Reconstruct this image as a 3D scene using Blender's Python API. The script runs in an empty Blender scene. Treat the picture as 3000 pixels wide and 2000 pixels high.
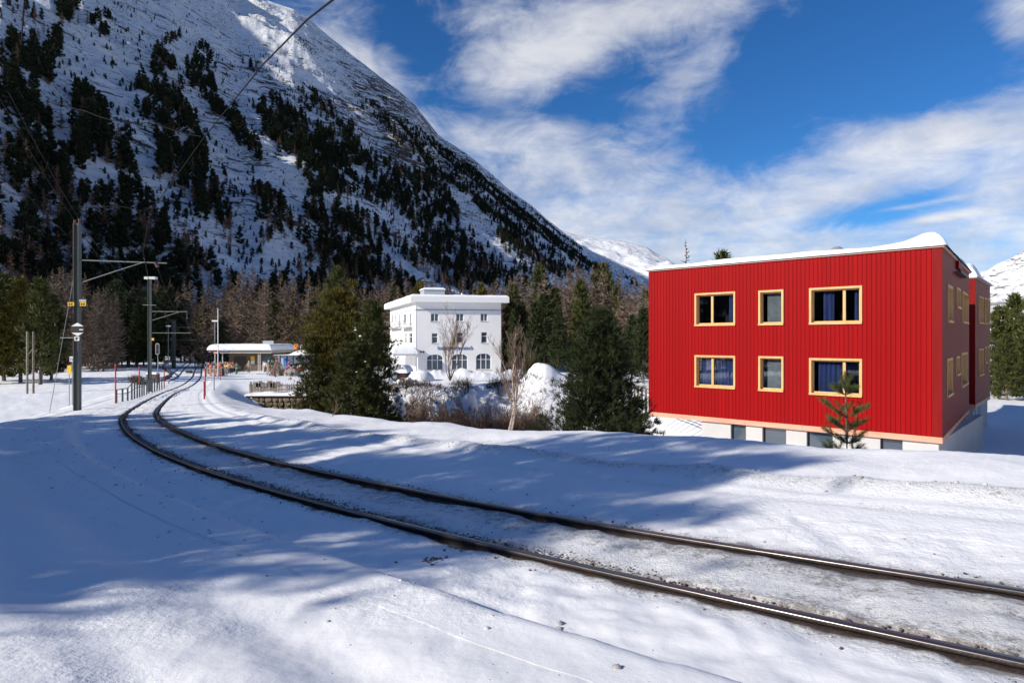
import bpy, bmesh, math, random
import numpy as np
from mathutils import Vector, Matrix, Quaternion
R = math.radians
random.seed(7); rng = np.random.default_rng(7)
scn = bpy.context.scene
col = scn.collection

# ------------------------------------------------------------------ camera, light, sky
F, CX, CY = 1850.0, 1500.0, 995.0          # focal length and horizon of the photograph (3000 px wide)
cam = bpy.data.cameras.new('camera'); cam.sensor_width = 36; cam.lens = 36*F/3000
cam.shift_y = -(1000-CY)/3000; cam.clip_start = 0.1; cam.clip_end = 30000
camo = bpy.data.objects.new('camera', cam); camo.rotation_euler = (R(90), 0, 0)
col.objects.link(camo); scn.camera = camo

SUN_AZ, SUN_EL = -115.0, 27.0
S = Vector((math.cos(R(SUN_EL))*math.sin(R(SUN_AZ)), math.cos(R(SUN_EL))*math.cos(R(SUN_AZ)), math.sin(R(SUN_EL))))
sl = bpy.data.lights.new('sun', 'SUN'); sl.energy = 4.6; sl.angle = R(0.53); sl.color = (1.0, 0.925, 0.81)
so = bpy.data.objects.new('sun', sl); so.rotation_euler = S.to_track_quat('Z', 'Y').to_euler(); so.location = (-40, -20, 40)
col.objects.link(so)
scn.view_settings.view_transform = 'Standard'; scn.view_settings.look = 'None'
scn.view_settings.exposure = 0.38; scn.view_settings.gamma = 1.0; scn.view_settings.use_curve_mapping = False
try:
    scn.cycles.use_denoising = True; scn.cycles.max_bounces = 6; scn.cycles.transparent_max_bounces = 12
except Exception: pass

class NT:
    """small helper to write node trees"""
    def __init__(s, tree): s.t = tree; s.n = tree.nodes; s.l = tree.links
    def new(s, ty, **k):
        n = s.n.new(ty)
        for a, b in k.items(): setattr(n, a, b)
        return n
    def put(s, sock, v):
        if isinstance(v, bpy.types.NodeSocket): s.l.new(v, sock)
        elif v is not None:
            try: sock.default_value = v
            except Exception: sock.default_value = (v, v, v)
    def m(s, op, a, b=None, c=None, clamp=False):
        n = s.new('ShaderNodeMath', operation=op, use_clamp=clamp)
        s.put(n.inputs[0], a)
        if b is not None: s.put(n.inputs[1], b)
        if c is not None: s.put(n.inputs[2], c)
        return n.outputs[0]
    def ss(s, x, a, b):           # smoothstep a..b -> 0..1
        n = s.new('ShaderNodeMapRange', interpolation_type='SMOOTHSTEP')
        s.put(n.inputs[0], x); s.put(n.inputs[1], a); s.put(n.inputs[2], b)
        n.inputs[3].default_value = 0; n.inputs[4].default_value = 1
        return n.outputs[0]
    def noise(s, vec, scale, detail=4, rough=0.55, dist=0.0, out=0):
        n = s.new('ShaderNodeTexNoise'); s.put(n.inputs['Vector'], vec)
        n.inputs['Scale'].default_value = scale; n.inputs['Detail'].default_value = detail
        n.inputs['Roughness'].default_value = rough; n.inputs['Distortion'].default_value = dist
        return n.outputs[out]
    def mix(s, f, a, b):
        n = s.new('ShaderNodeMix', data_type='RGBA'); s.put(n.inputs[0], f)
        for i, v in ((6, a), (7, b)):
            if isinstance(v, tuple) and len(v) == 3: v = (*v, 1)
            s.put(n.inputs[i], v)
        return n.outputs[2]
    def comb(s, x, y, z):
        n = s.new('ShaderNodeCombineXYZ'); s.put(n.inputs[0], x); s.put(n.inputs[1], y); s.put(n.inputs[2], z)
        return n.outputs[0]
    def scale(s, v, k):
        n = s.new('ShaderNodeMapping'); s.put(n.inputs[0], v); n.inputs['Scale'].default_value = k
        return n.outputs[0]

world = bpy.data.worlds.new('World'); scn.world = world; world.use_nodes = True
wn = NT(world.node_tree); wn.n.clear()
sky = wn.new('ShaderNodeTexSky', sky_type='NISHITA'); sky.sun_disc = False
sky.sun_elevation = R(SUN_EL); sky.sun_rotation = R(SUN_AZ); sky.altitude = 1900; sky.air_density = 1.0
sky.dust_density = 0.2; sky.ozone_density = 2.0
tc = wn.new('ShaderNodeTexCoord').outputs['Generated']
sep = wn.new('ShaderNodeSeparateXYZ'); wn.put(sep.inputs[0], tc)
dx, dy, dz = sep.outputs
az = wn.m('ARCTAN2', dx, dy)                                   # azimuth from straight ahead, radians
el = wn.m('ARCSINE', dz)
# cloud layer seen in perspective: direction projected on a plane high above, flattened near the horizon
zz = wn.m('ADD', wn.m('MAXIMUM', dz, 0.0), 0.16)
cp = wn.comb(wn.m('DIVIDE', dx, zz), wn.m('DIVIDE', dy, zz), 0.0)
n1 = wn.noise(cp, 1.25, 7, 0.56, 0.35)
n2 = wn.noise(wn.comb(wn.m('MULTIPLY', az, 2.2), wn.m('MULTIPLY', el, 6.0), 3.3), 1.6, 6, 0.58, 0.5)
n3 = wn.noise(wn.scale(tc, (3, 3, 9)), 5.0, 5, 0.6, 0.3)
n4 = wn.noise(wn.comb(wn.m('MULTIPLY', az, 9.0), wn.m('MULTIPLY', el, 15.0), 7.7), 1.0, 6, 0.62, 1.2)
fb = wn.m('MULTIPLY_ADD', n1, 0.28, wn.m('MULTIPLY_ADD', n2, 0.28, wn.m('MULTIPLY_ADD', n4, 0.30, wn.m('MULTIPLY', n3, 0.14))))
def azel(px, py):
    x, z = (px-CX)/F, (CY-py)/F
    return math.atan2(x, 1), math.asin(z/math.sqrt(x*x+1+z*z))
def blob(px, py, wx, wy, amp, tilt=0):
    a0, e0 = azel(px, py)
    k = 1/(1+((px-CX)/F)**2)
    wa, we = wx/F*k, wy/F*math.sqrt(k)
    da, de = wn.m('SUBTRACT', az, a0), wn.m('SUBTRACT', el, e0)
    c, s_ = math.cos(R(tilt)), math.sin(R(tilt))
    p = wn.m('DIVIDE', wn.m('MULTIPLY_ADD', da, c, wn.m('MULTIPLY', de, s_)), wa)
    q = wn.m('DIVIDE', wn.m('MULTIPLY_ADD', da, -s_, wn.m('MULTIPLY', de, c)), we)
    g = wn.m('EXPONENT', wn.m('MULTIPLY', wn.m('MULTIPLY_ADD', p, p, wn.m('MULTIPLY', q, q)), -1.0))
    return wn.m('MULTIPLY', g, amp)
# low cloud bank over the horizon, thinning upward, its upper edge falling from left to right then rising again
edge = wn.m('SUBTRACT', el, 0.285)
bank = wn.m('MULTIPLY', wn.ss(edge, 0.10, -0.12), 0.42)
dens = bank
for b in [(1010, 150, 170, 110, .34, -25), (1170, 250, 110, 60, .16, -25), (1540, 205, 210, 75, .36, 14), (1760, 110, 330, 75, .32, 8), (2030, 225, 170, 90, .38, 28), (1950, 20, 420, 45, .26, 0), (1420, 60, 180, 50, .18, 0),
          (2990, 70, 130, 110, .42, -35), (2820, 370, 380, 75, .30, 5), (1500, 400, 330, 90, .20, -6), (1000, 330, 200, 90, .1, 0),
          (2600, 615, 230, 42, -.46, 6), (2190, 410, 190, 75, -.34, -12), (1330, 310, 200, 45, -.18, -10), (1230, 130, 90, 110, -.26, 0), (2560, 230, 420, 100, -.40, -8),
          (1780, 330, 200, 30, -.16, -5), (2740, 640, 120, 12, .34, 4), (2690, 600, 130, 9, .28, 5)]:
    if b[4]: dens = wn.m('ADD', dens, blob(*b))
cl = wn.m('ADD', dens, wn.m('MULTIPLY', wn.m('SUBTRACT', fb, 0.485), 1.9))
cover = wn.m('POWER', wn.ss(cl, 0.02, 0.66), 0.9)
hs = wn.new('ShaderNodeHueSaturation'); hs.inputs['Saturation'].default_value = 1.2; hs.inputs['Hue'].default_value = 0.503
wn.put(hs.inputs['Color'], sky.outputs[0])
tint = wn.new('ShaderNodeMix', data_type='RGBA', blend_type='MULTIPLY'); tint.inputs[0].default_value = 1
wn.put(tint.inputs[6], hs.outputs[0]); tint.inputs[7].default_value = (0.30, 0.55, 0.72, 1)
cshade = wn.ss(wn.noise(cp, 2.2, 5, 0.6, 0.4), 0.3, 0.75)
ccol = wn.mix(cshade, (3.6, 3.75, 4.15), (5.5, 5.5, 5.6))
skyc = wn.mix(wn.m('MULTIPLY', cover, 0.93), tint.outputs[2], ccol)
bg = wn.new('ShaderNodeBackground'); wn.put(bg.inputs[0], skyc); bg.inputs[1].default_value = 0.135
wo = wn.new('ShaderNodeOutputWorld'); wn.l.new(bg.outputs[0], wo.inputs[0])

# ------------------------------------------------------------------ small tools
def at(px, py, Y):            # a point at depth Y that shows at photograph pixel (px, py)
    return Vector(((px-CX)/F*Y, Y, (CY-py)/F*Y))
def xat(px, Y): return (px-CX)/F*Y

def sm(x, a, b):
    t = np.clip((np.asarray(x, float)-a)/(b-a), 0, 1); return t*t*(3-2*t)
def _hash(ix, iy, seed):
    h = (ix.astype(np.int64)*374761393 + iy.astype(np.int64)*668265263 + seed*1442695041) & 0xffffffff
    h = ((h ^ (h >> 13))*1274126177) & 0xffffffff
    return ((h ^ (h >> 16)) & 0xffff)/65535.0
def vn(x, y, seed=0):
    x = np.asarray(x, float); y = np.asarray(y, float)
    ix, iy = np.floor(x), np.floor(y); fx, fy = x-ix, y-iy
    fx = fx*fx*fx*(fx*(fx*6-15)+10); fy = fy*fy*fy*(fy*(fy*6-15)+10)
    a, b = _hash(ix, iy, seed), _hash(ix+1, iy, seed); c, d = _hash(ix, iy+1, seed), _hash(ix+1, iy+1, seed)
    return (a+(b-a)*fx)*(1-fy)+(c+(d-c)*fx)*fy-0.5
def fbm(x, y, o=4, seed=0, g=0.5):
    r = 0; a = 1.0
    for i in range(o):
        r = r+a*vn(x*2**i+i*17.3, y*2**i-i*9.1, seed+i); a *= g
    return r

# ------------------------------------------------------------------ materials
MATS = {}
def mat(name, color, rough=0.6, metal=0.0, var=0.0, vscale=3.0, bump=0.0, bscale=20.0, spec=0.5, stretch=None, color2=None, objvar=0.0):
    if name in MATS: return MATS[name]
    m = bpy.data.materials.new(name); m.use_nodes = True; t = NT(m.node_tree)
    bs = t.n['Principled BSDF']; bs.inputs['Roughness'].default_value = rough; bs.inputs['Metallic'].default_value = metal
    bs.inputs['Specular IOR Level'].default_value = spec
    o = t.new('ShaderNodeTexCoord').outputs['Object']
    if stretch: o = t.scale(o, stretch)
    c = (*color, 1)
    if var > 0 or color2:
        n = t.noise(o, vscale, 5, 0.6)
        c2 = color2 or tuple(x*(1-var) for x in color)
        c1 = color if color2 else tuple(min(1, x*(1+var)) for x in color)
        c = t.mix(t.ss(n, 0.3, 0.7), c1, c2)
    if objvar > 0:
        oi = t.new('ShaderNodeObjectInfo').outputs['Random']
        h = t.new('ShaderNodeHueSaturation'); t.put(h.inputs['Color'], c)
        t.put(h.inputs['Value'], t.m('MULTIPLY_ADD', oi, 2*objvar, 1-objvar)); c = h.outputs[0]
    t.put(bs.inputs['Base Color'], c)
    if bump > 0:
        b = t.new('ShaderNodeBump'); b.inputs['Strength'].default_value = bump; b.inputs['Distance'].default_value = 0.02
        t.put(b.inputs['Height'], t.noise(o, bscale, 4, 0.6)); t.put(bs.inputs['Normal'], b.outputs[0])
    MATS[name] = m; return m

SNOWC = (0.82, 0.845, 0.89)
def snow_mat(name, dirt=False, rock=False, bumpd=0.05, bs_=1.0):
    m = bpy.data.materials.new(name); m.use_nodes = True; t = NT(m.node_tree)
    b = t.n['Principled BSDF']; b.inputs['Roughness'].default_value = 0.65; b.inputs['Specular IOR Level'].default_value = 0.25
    pos = t.new('ShaderNodeNewGeometry').outputs['Position']
    c = t.mix(t.noise(pos, 0.35, 4, 0.6), (0.80, 0.81, 0.83), (0.87, 0.875, 0.885))
    if dirt:
        at_ = t.new('ShaderNodeAttribute', attribute_name='dirt').outputs['Fac']
        big = t.noise(pos, 1.3, 4, 0.6); fine = t.noise(pos, 11.0, 5, 0.72); speck = t.noise(pos, 52.0, 4, 0.7)
        f = t.m('MULTIPLY_ADD', fine, 1.0, t.m('MULTIPLY_ADD', speck, 0.55, t.m('MULTIPLY', big, 0.45)))
        k = t.m('ADD', f, t.m('MULTIPLY', at_, 0.75))
        c = t.mix(t.m('MULTIPLY', t.ss(k, 1.20, 1.50), 0.80), c, t.mix(t.noise(pos, 3, 3), (0.09, 0.085, 0.09), (0.25, 0.22, 0.20)))
        c = t.mix(t.m('MULTIPLY', t.ss(t.m('MULTIPLY_ADD', big, 0.5, at_), 0.50, 1.3), 0.38), c, (0.42, 0.40, 0.40))
    t.put(b.inputs['Base Color'], c)
    bp = t.new('ShaderNodeBump'); bp.inputs['Strength'].default_value = 1.0; bp.inputs['Distance'].default_value = bumpd
    hgt = t.m('MULTIPLY_ADD', t.noise(pos, 2.2*bs_, 6, 0.55), 1.0, t.m('MULTIPLY', t.m('MULTIPLY', t.noise(pos, 16*bs_, 4, 0.65), 0.6), t.ss(t.noise(pos, .5, 3), .38, .62)))
    if dirt: hgt = t.m('MULTIPLY_ADD', t.m('MULTIPLY', t.ss(at_, 0.0, 0.35), t.noise(pos, 26, 6, 0.75)), 1.5, hgt)
    t.put(bp.inputs['Height'], hgt); t.put(b.inputs['Normal'], bp.outputs[0])
    return m
M_snow = snow_mat('snow', dirt=True, bumpd=0.022)
M_roofsnow = snow_mat('roof_snow', bumpd=0.06, bs_=0.7)

def mountain_mat(name, scale=1.0, rockamt=0.0, bush=True):
    m = bpy.data.materials.new(name); m.use_nodes = True; t = NT(m.node_tree)
    b = t.n['Principled BSDF']; b.inputs['Roughness'].default_value = 0.8; b.inputs['Specular IOR Level'].default_value = 0.1
    pos = t.new('ShaderNodeNewGeometry').outputs['Position']; at_ = t.new('ShaderNodeAttribute', attribute_name='rock').outputs['Fac']
    # rock ledges run downhill to the right: stretch the noise along that line
    mp = t.new('ShaderNodeMapping'); t.put(mp.inputs[0], pos); mp.inputs['Rotation'].default_value = (0, R(-38), 0); mp.inputs['Scale'].default_value = (0.35, 0.35, 1.5)
    n = t.noise(mp.outputs[0], 0.022*scale, 9, 0.70, 0.8); n2 = t.noise(mp.outputs[0], 0.10*scale, 8, 0.74, 1.0)
    k = t.m('ADD', t.m('MULTIPLY_ADD', n, 0.60, t.m('MULTIPLY', t.m('SUBTRACT', n2, 0.26), 1.15)), t.m('MULTIPLY_ADD', at_, 0.115, rockamt))
    rockc = t.mix(t.noise(pos, 0.06*scale, 5, 0.6), (0.05, 0.045, 0.042), (0.17, 0.125, 0.095))
    snowc = t.mix(t.noise(pos, 0.02*scale, 5, 0.6), (0.80, 0.82, 0.86), (0.87, 0.88, 0.90))
    c = t.mix(t.ss(k, 0.655, 0.70), snowc, rockc)
    if bush:                                                   # low dwarf shrubs and boulders breaking through the snow
        v = t.noise(pos, 0.36*scale, 3, 0.6, 0.3); area = t.noise(pos, 0.016*scale, 4, 0.6)
        kk = t.m('ADD', v, t.m('MULTIPLY', area, 0.42))
        c = t.mix(t.ss(kk, 0.82, 0.85), c, (0.035, 0.038, 0.032))
    t.put(b.inputs['Base Color'], c)
    bp = t.new('ShaderNodeBump'); bp.inputs['Strength'].default_value = 1.0; bp.inputs['Distance'].default_value = 5.0/scale
    t.put(bp.inputs['Height'], t.m('MULTIPLY_ADD', n, 1.4, n2)); t.put(b.inputs['Normal'], bp.outputs[0])
    return m

# ------------------------------------------------------------------ mesh and object tools
def mesh_np(name, V, Fc, mats=(), smooth=False, mi=None):
    V = np.asarray(V, np.float32).reshape(-1, 3)
    me = bpy.data.meshes.new(name)
    Fc = np.asarray(Fc, np.int32); k = Fc.shape[1]
    me.vertices.add(len(V)); me.vertices.foreach_set('co', V.ravel())
    me.loops.add(Fc.size); me.loops.foreach_set('vertex_index', Fc.ravel())
    me.polygons.add(len(Fc)); me.polygons.foreach_set('loop_start', np.arange(0, Fc.size, k, dtype=np.int32))
    me.polygons.foreach_set('loop_total', np.full(len(Fc), k, np.int32))
    for m in mats: me.materials.append(m)
    if mi is not None: me.polygons.foreach_set('material_index', np.asarray(mi, np.int32))
    if smooth: me.polygons.foreach_set('use_smooth', np.ones(len(Fc), bool))
    me.update(calc_edges=True); return me
def tag(o, label=None, cat=None, group=None, kind=None):
    if label: o['label'] = label
    if cat: o['category'] = cat
    if group: o['group'] = group
    if kind: o['kind'] = kind
    return o
def link(name, me, parent=None, loc=None, rot=None, scale=None):
    o = bpy.data.objects.new(name, me); col.objects.link(o)
    if parent: o.parent = parent
    if loc is not None: o.location = loc
    if rot is not None: o.rotation_euler = rot
    if scale is not None: o.scale = scale
    return o
def empty(name, loc, label, cat, group=None, rz=0, kind=None):
    o = link(name, None, None, loc, (0, 0, rz)); o.empty_display_size = 0.2
    return tag(o, label, cat, group, kind)
def copy_tree(o, parent=None):
    c = o.copy(); col.objects.link(c); c.parent = parent
    for ch in [x for x in o.children]: copy_tree(ch, c)
    return c

class MB:
    """collects boxes, tubes and prisms for one mesh"""
    def __init__(s): s.v = []; s.f = []
    def box(s, lo, hi, fr=None):
        b = len(s.v)
        for x in (lo[0], hi[0]):
            for y in (lo[1], hi[1]):
                for z in (lo[2], hi[2]):
                    p = Vector((x, y, z)); s.v.append(fr(p) if fr else p)
        q = [(0, 1, 3, 2), (4, 6, 7, 5), (0, 4, 5, 1), (2, 3, 7, 6), (0, 2, 6, 4), (1, 5, 7, 3)]
        s.f += [tuple(b+i for i in r) for r in q]; return s
    def tube(s, pts, r, n=6, r2=None, cap=True):
        pts = [Vector(p) for p in pts]; b0 = len(s.v); N = len(pts)
        for i, p in enumerate(pts):
            t = (pts[min(i+1, N-1)]-pts[max(i-1, 0)]).normalized()
            a = t.cross(Vector((0, 0, 1)));
            if a.length < 1e-3: a = t.cross(Vector((1, 0, 0)))
            a.normalize(); c = t.cross(a)
            rr = r if r2 is None else r+(r2-r)*i/max(1, N-1)
            for k in range(n):
                an = 2*math.pi*k/n+math.pi/n; s.v.append(p+a*math.cos(an)*rr+c*math.sin(an)*rr)
        for i in range(N-1):
            for k in range(n):
                s.f.append((b0+i*n+k, b0+i*n+(k+1) % n, b0+(i+1)*n+(k+1) % n, b0+(i+1)*n+k))
        if cap:
            s.f.append(tuple(b0+k for k in range(n))[::-1]); s.f.append(tuple(b0+(N-1)*n+k for k in range(n)))
        return s
    def poly(s, pts, fr=None):
        b = len(s.v)
        for p in pts:
            p = Vector(p); s.v.append(fr(p) if fr else p)
        s.f.append(tuple(range(b, b+len(pts)))); return s
    def prism(s, outline, h0, h1, ax=2, fr=None):
        """outline: 2D points; extruded along axis ax"""
        b = len(s.v); n = len(outline)
        for h in (h0, h1):
            for p in outline:
                q = [0, 0, 0]; o_ = [i for i in range(3) if i != ax]; q[o_[0]], q[o_[1]], q[ax] = p[0], p[1], h
                q = Vector(q); s.v.append(fr(q) if fr else q)
        s.f.append(tuple(b+i for i in range(n))[::-1]); s.f.append(tuple(b+n+i for i in range(n)))
        for i in range(n): s.f.append((b+i, b+(i+1) % n, b+n+(i+1) % n, b+n+i))
        return s
    def mesh(s, name, m, off=None, bevel=0):
        me = bpy.data.meshes.new(name)
        o = Vector(off) if off is not None else Vector((0, 0, 0))
        me.from_pydata([tuple(Vector(p)-o) for p in s.v], [], s.f); me.materials.append(m)
        bm = bmesh.new(); bm.from_mesh(me); bmesh.ops.recalc_face_normals(bm, faces=bm.faces)
        if bevel: bmesh.ops.bevel(bm, geom=list(bm.edges), offset=bevel, segments=2, affect='EDGES', clamp_overlap=True)
        bm.to_mesh(me); bm.free(); return me
    def build(s, name, m, parent=None, bevel=0):      # verts given in world space; parent is an unrotated Empty
        off = parent.matrix_basis.translation if parent else None
        if parent and parent.parent: off = off+parent.parent.matrix_basis.translation
        return link(name, s.mesh(name, m, off, bevel), parent)

# ------------------------------------------------------------------ the railway line: measured centreline, falling gently towards the station
TR = [(34, -20, -.55), (22, -11.2, -.9), (12, -3.7, -1.17), (6.2, 0.75, -1.36), (2.64, 3.42, -1.49), (1.98, 3.95, -1.54), (1.19, 4.75, -1.64), (0.39, 5.6, -1.73),
      (-1.01, 6.82, -1.81), (-2.05, 7.79, -1.86), (-3.59, 9.29, -1.95), (-4.69, 10.47, -2.02), (-5.61, 11.53, -2.08), (-6.65, 12.76, -2.14),
      (-7.78, 14.22, -2.22), (-9.1, 16.02, -2.31), (-10.68, 18.38, -2.45), (-12.02, 20.45, -2.57), (-13.95, 23.69, -2.77), (-16.02, 27.56, -3.0),
      (-19.99, 35.31, -3.45), (-26.35, 48.26, -4.12), (-34.4, 67.21, -4.72), (-43.2, 86.5, -5.08), (-54.0, 108.6, -5.38), (-66.5, 134.5, -5.62), (-95, 195, -6.0), (-130, 270, -6.4)]
TR = np.array(TR, float)
def catmull(P, step=0.25):
    out = []; n = len(P)
    for i in range(n-1):
        p0, p1, p2, p3 = P[max(i-1, 0)], P[i], P[i+1], P[min(i+2, n-1)]
        L = np.linalg.norm(p2-p1); k = max(2, int(L/(step if L < 12 else 2.0)))
        d1 = np.linalg.norm(p1-p0)+1e-6; d3 = np.linalg.norm(p3-p2)+1e-6
        m1 = (p2-p0)/(L+d1)*L; m2 = (p3-p1)/(L+d3)*L
        for t in np.linspace(0, 1, k, endpoint=False):
            t2, t3 = t*t, t*t*t
            out.append((2*t3-3*t2+1)*p1+(t3-2*t2+t)*m1+(-2*t3+3*t2)*p2+(t3-t2)*m2)
    out.append(P[-1]); return np.array(out)
CL = catmull(TR)
_L = np.r_[0, np.cumsum(np.linalg.norm(np.diff(CL[:, :2], axis=0), axis=1))]
_u = np.arange(0, _L[-1], 0.25); CL = np.c_[[np.interp(_u, _L, CL[:, k]) for k in range(3)]].T
_k = np.exp(-0.5*(np.arange(-16, 17)/5.0)**2); _k /= _k.sum()
_P = np.r_[CL[:1]+(CL[:1]-CL[16:0:-1]), CL, CL[-1:]+(CL[-1:]-CL[-2:-18:-1])]
CL = np.c_[[np.convolve(_P[:, k], _k, 'valid') for k in range(3)]].T
SEG = np.linalg.norm(np.diff(CL[:, :2], axis=0), axis=1); SL = np.r_[0, np.cumsum(SEG)]
TAN = np.gradient(CL[:, :2], axis=0); TAN /= np.linalg.norm(TAN, axis=1)[:, None]
NRM = np.c_[TAN[:, 1], -TAN[:, 0]]                  # right-hand side when walking to the station
_N = NRM
def track_ds(X, Y):
    """signed distance to the centreline (right positive), arc length, track height"""
    X = np.atleast_1d(np.asarray(X, float)).ravel(); Y = np.atleast_1d(np.asarray(Y, float)).ravel()
    Cc = CL[::8, :2]; n = len(CL)-1; best = np.full(len(X), 1e18); d = np.empty(len(X)); s = np.empty(len(X))
    J = np.empty(len(X), int)
    for a in range(0, len(X), 40000):
        D = (X[a:a+40000, None]-Cc[None, :, 0])**2+(Y[a:a+40000, None]-Cc[None, :, 1])**2; J[a:a+40000] = D.argmin(1)*8
    for k in range(-9, 9):
        j = np.clip(J+k, 0, n-1); ax, ay = CL[j, 0], CL[j, 1]; ex, ey = CL[j+1, 0]-ax, CL[j+1, 1]-ay; L2 = ex*ex+ey*ey
        t = np.clip(((X-ax)*ex+(Y-ay)*ey)/L2, 0, 1); px = X-ax-t*ex; py = Y-ay-t*ey; q = px*px+py*py; m = q < best
        best = np.where(m, q, best); s = np.where(m, SL[j]+t*SEG[j], s) if k > -9 else SL[j]+t*SEG[j]
        sg = np.sign(px*ey-py*ex); d = np.where(m, np.where(sg == 0, 1, sg)*np.sqrt(q), d) if k > -9 else sg*np.sqrt(q)
    return d, s, np.interp(s, SL, CL[:, 2])
S_TURN = float(SL[np.argmin(np.hypot(CL[:, 0]+12.02, CL[:, 1]-20.45))])
S_CAM = float(SL[np.argmin(np.hypot(CL[:, 0]-.5, CL[:, 1]-5.5))])

def bed_prof(d, s):
    """height of the cleared snow across the track, relative to rail top"""
    a = np.abs(d)
    z = -0.035+0.0*a
    z = z+0.03*sm(a, 0.9, 1.7)
    left = d < 0
    ridge = (0.17*sm(a, 1.45, 1.9)+0.05*fbm(s*0.8, d*0.8, 3, 5))*sm(a, 1.4, 1.8)*np.clip((S_TURN+6-s)/8, 0, 1)
    z = z+np.where(left, ridge, 0.05*sm(a, 1.5, 3.0))
    return z
def valley(X, Y):
    V = -5.0-0.75*sm(Y, 70, 190)+0.35*fbm(X/22., Y/22., 4, 3)
    V = V-3.4*sm(Y, 24, 33)*(1-sm(Y, 58.75, 59.5))*sm(X+0.47*Y, -1, 4)*(1-sm(X, 6, 15))           # the stream bed behind the bank
    V = V+1.5*np.exp(-((X-4.5)**2/34+(Y-32)**2/46))+0.7*np.exp(-((X-12)**2/90+(Y-30)**2/160))  # snow heaped round the red house
    V = V+0.9*sm(Y, 56, 62)*(1-sm(Y, 64, 80))*sm(X, -16, -10)*(1-sm(X, 2, 12))                # the edge below the hotel
    V = V+1.15*np.exp(-(((X-2.75)/1.5)**2+((Y-61)/2.4)**2)**1.4)*(1+.45*fbm(X*.8, Y*.8, 4, 77))+1.0*np.exp(-((X-4)/3.5)**2-((Y-61)/3)**2)
    V = V+(0.75+1.1*np.abs(fbm(X*.55, Y*.5, 3, 78)))*sm(X, -14, -11)*(1-sm(X, 1.5, 4))*np.exp(-((Y-71)/2.6)**2)  # heaps along the hotel terrace
    V = V-0.35*sm(X, 14, 22)*(1-sm(Y, 60, 80))*sm(Y, 15, 25)
    V = V+2.6*np.exp(-((X+88)**2/500+(Y-118)**2/160))*0
    return V
def terrain(X, Y, full=False):
    X = np.asarray(X, float); Y = np.asarray(Y, float); sh = X.shape
    x, y = X.ravel(), Y.ravel(); d, s, z = track_ds(x, y); a = np.abs(d)
    rc = np.hypot(x+3, y-2)
    # right bank
    side = np.clip((s-S_CAM)/(S_TURN-S_CAM), -1, 2.2)
    wr = np.where(side < 1, 5.6, 5.6-1.8*np.clip(side-1, 0, 1)); wr = wr+0.45*fbm(s*0.16, s*0+3, 3, 9)
    crest = np.interp(side, [-1, 0, .5, 1, 1.6, 2.2], [.10, .06, -.01, -.16, -.3, -.25])
    cr = crest*sm(a, 2.9, 4.9)+0.05*fbm(x*0.9, y*0.9, 4, 21)*sm(a, 1.8, 3.5)+0.09*fbm(x*.35, y*.35, 3, 22)*sm(a, 3, 5)
    berm = (1-.75*sm(s, S_TURN-8, S_TURN+2))*0.10*np.exp(-((a-3.15-0.12*fbm(s*.5, 0*s, 2, 4))/0.22)**2)*(0.7+0.8*fbm(s*1.3, d, 2, 6))-0.025*np.exp(-((a-2.35)/0.12)**2)-0.02*np.exp(-((a-2.75)/0.1)**2)
    zr = z+bed_prof(d, s)+cr+berm
    # left bank: the mound the camera stands on, then a shoulder
    wl = 3.7+8.5*np.exp(-(rc/11)**2)
    mound = 0.26*sm(a, 2.2, 4.6)*np.exp(-(rc/9)**2)+0.07*fbm(x*.4, y*.4, 3, 31)*sm(a, 1.8, 3.2)-0.25*sm(a, 2.2, 7)*sm(y, 7, 16)
    zl = z+bed_prof(d, s)+mound+0.012*fbm(x*4, y*4, 3, 33)-0.025*np.exp(-((a-2.75-.05*fbm(s*.3, s*0, 2, 34))/.18)**2)-0.025*np.exp(-((a-3.45-.05*fbm(s*.3, s*0+4, 2, 34))/.16)**2)+.015*np.exp(-((a-3.1)/.2)**2)
    top = np.where(d > 0, zr, zl); w = np.where(d > 0, wr, wl)
    over = np.maximum(a-w, 0)
    fall = top-np.where(d > 0, 0.62, 0.42)*(np.sqrt(over**2+0.5)-0.707)-0.10*fbm(x*.5, y*.5, 3, 41)*sm(over, 0, 2)
    V = valley(x, y)+0.12*fbm(x*.25, y*.25, 4, 51)+0.10*np.abs(fbm(x*.6, y*.9, 3, 52))*sm(over, 1, 4)
    h = np.maximum(V, fall)
    k = 0.5; e = np.clip(1-np.abs(V-fall)/k, 0, 1); h = h+e*e*k*0.25
    far = sm(y, 60, 85); lowz = z-0.12
    h = np.where(a < w+6, h*(1-far*(1-sm(a, w+1, w+6)))+far*(1-sm(a, w+1, w+6))*(z+bed_prof(d, s)), h)
    if full: return h.reshape(sh), d.reshape(sh), s.reshape(sh), z.reshape(sh)
    return h.reshape(sh)
def gz(x, y): return float(terrain(np.array([x]), np.array([y]))[0])

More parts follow.
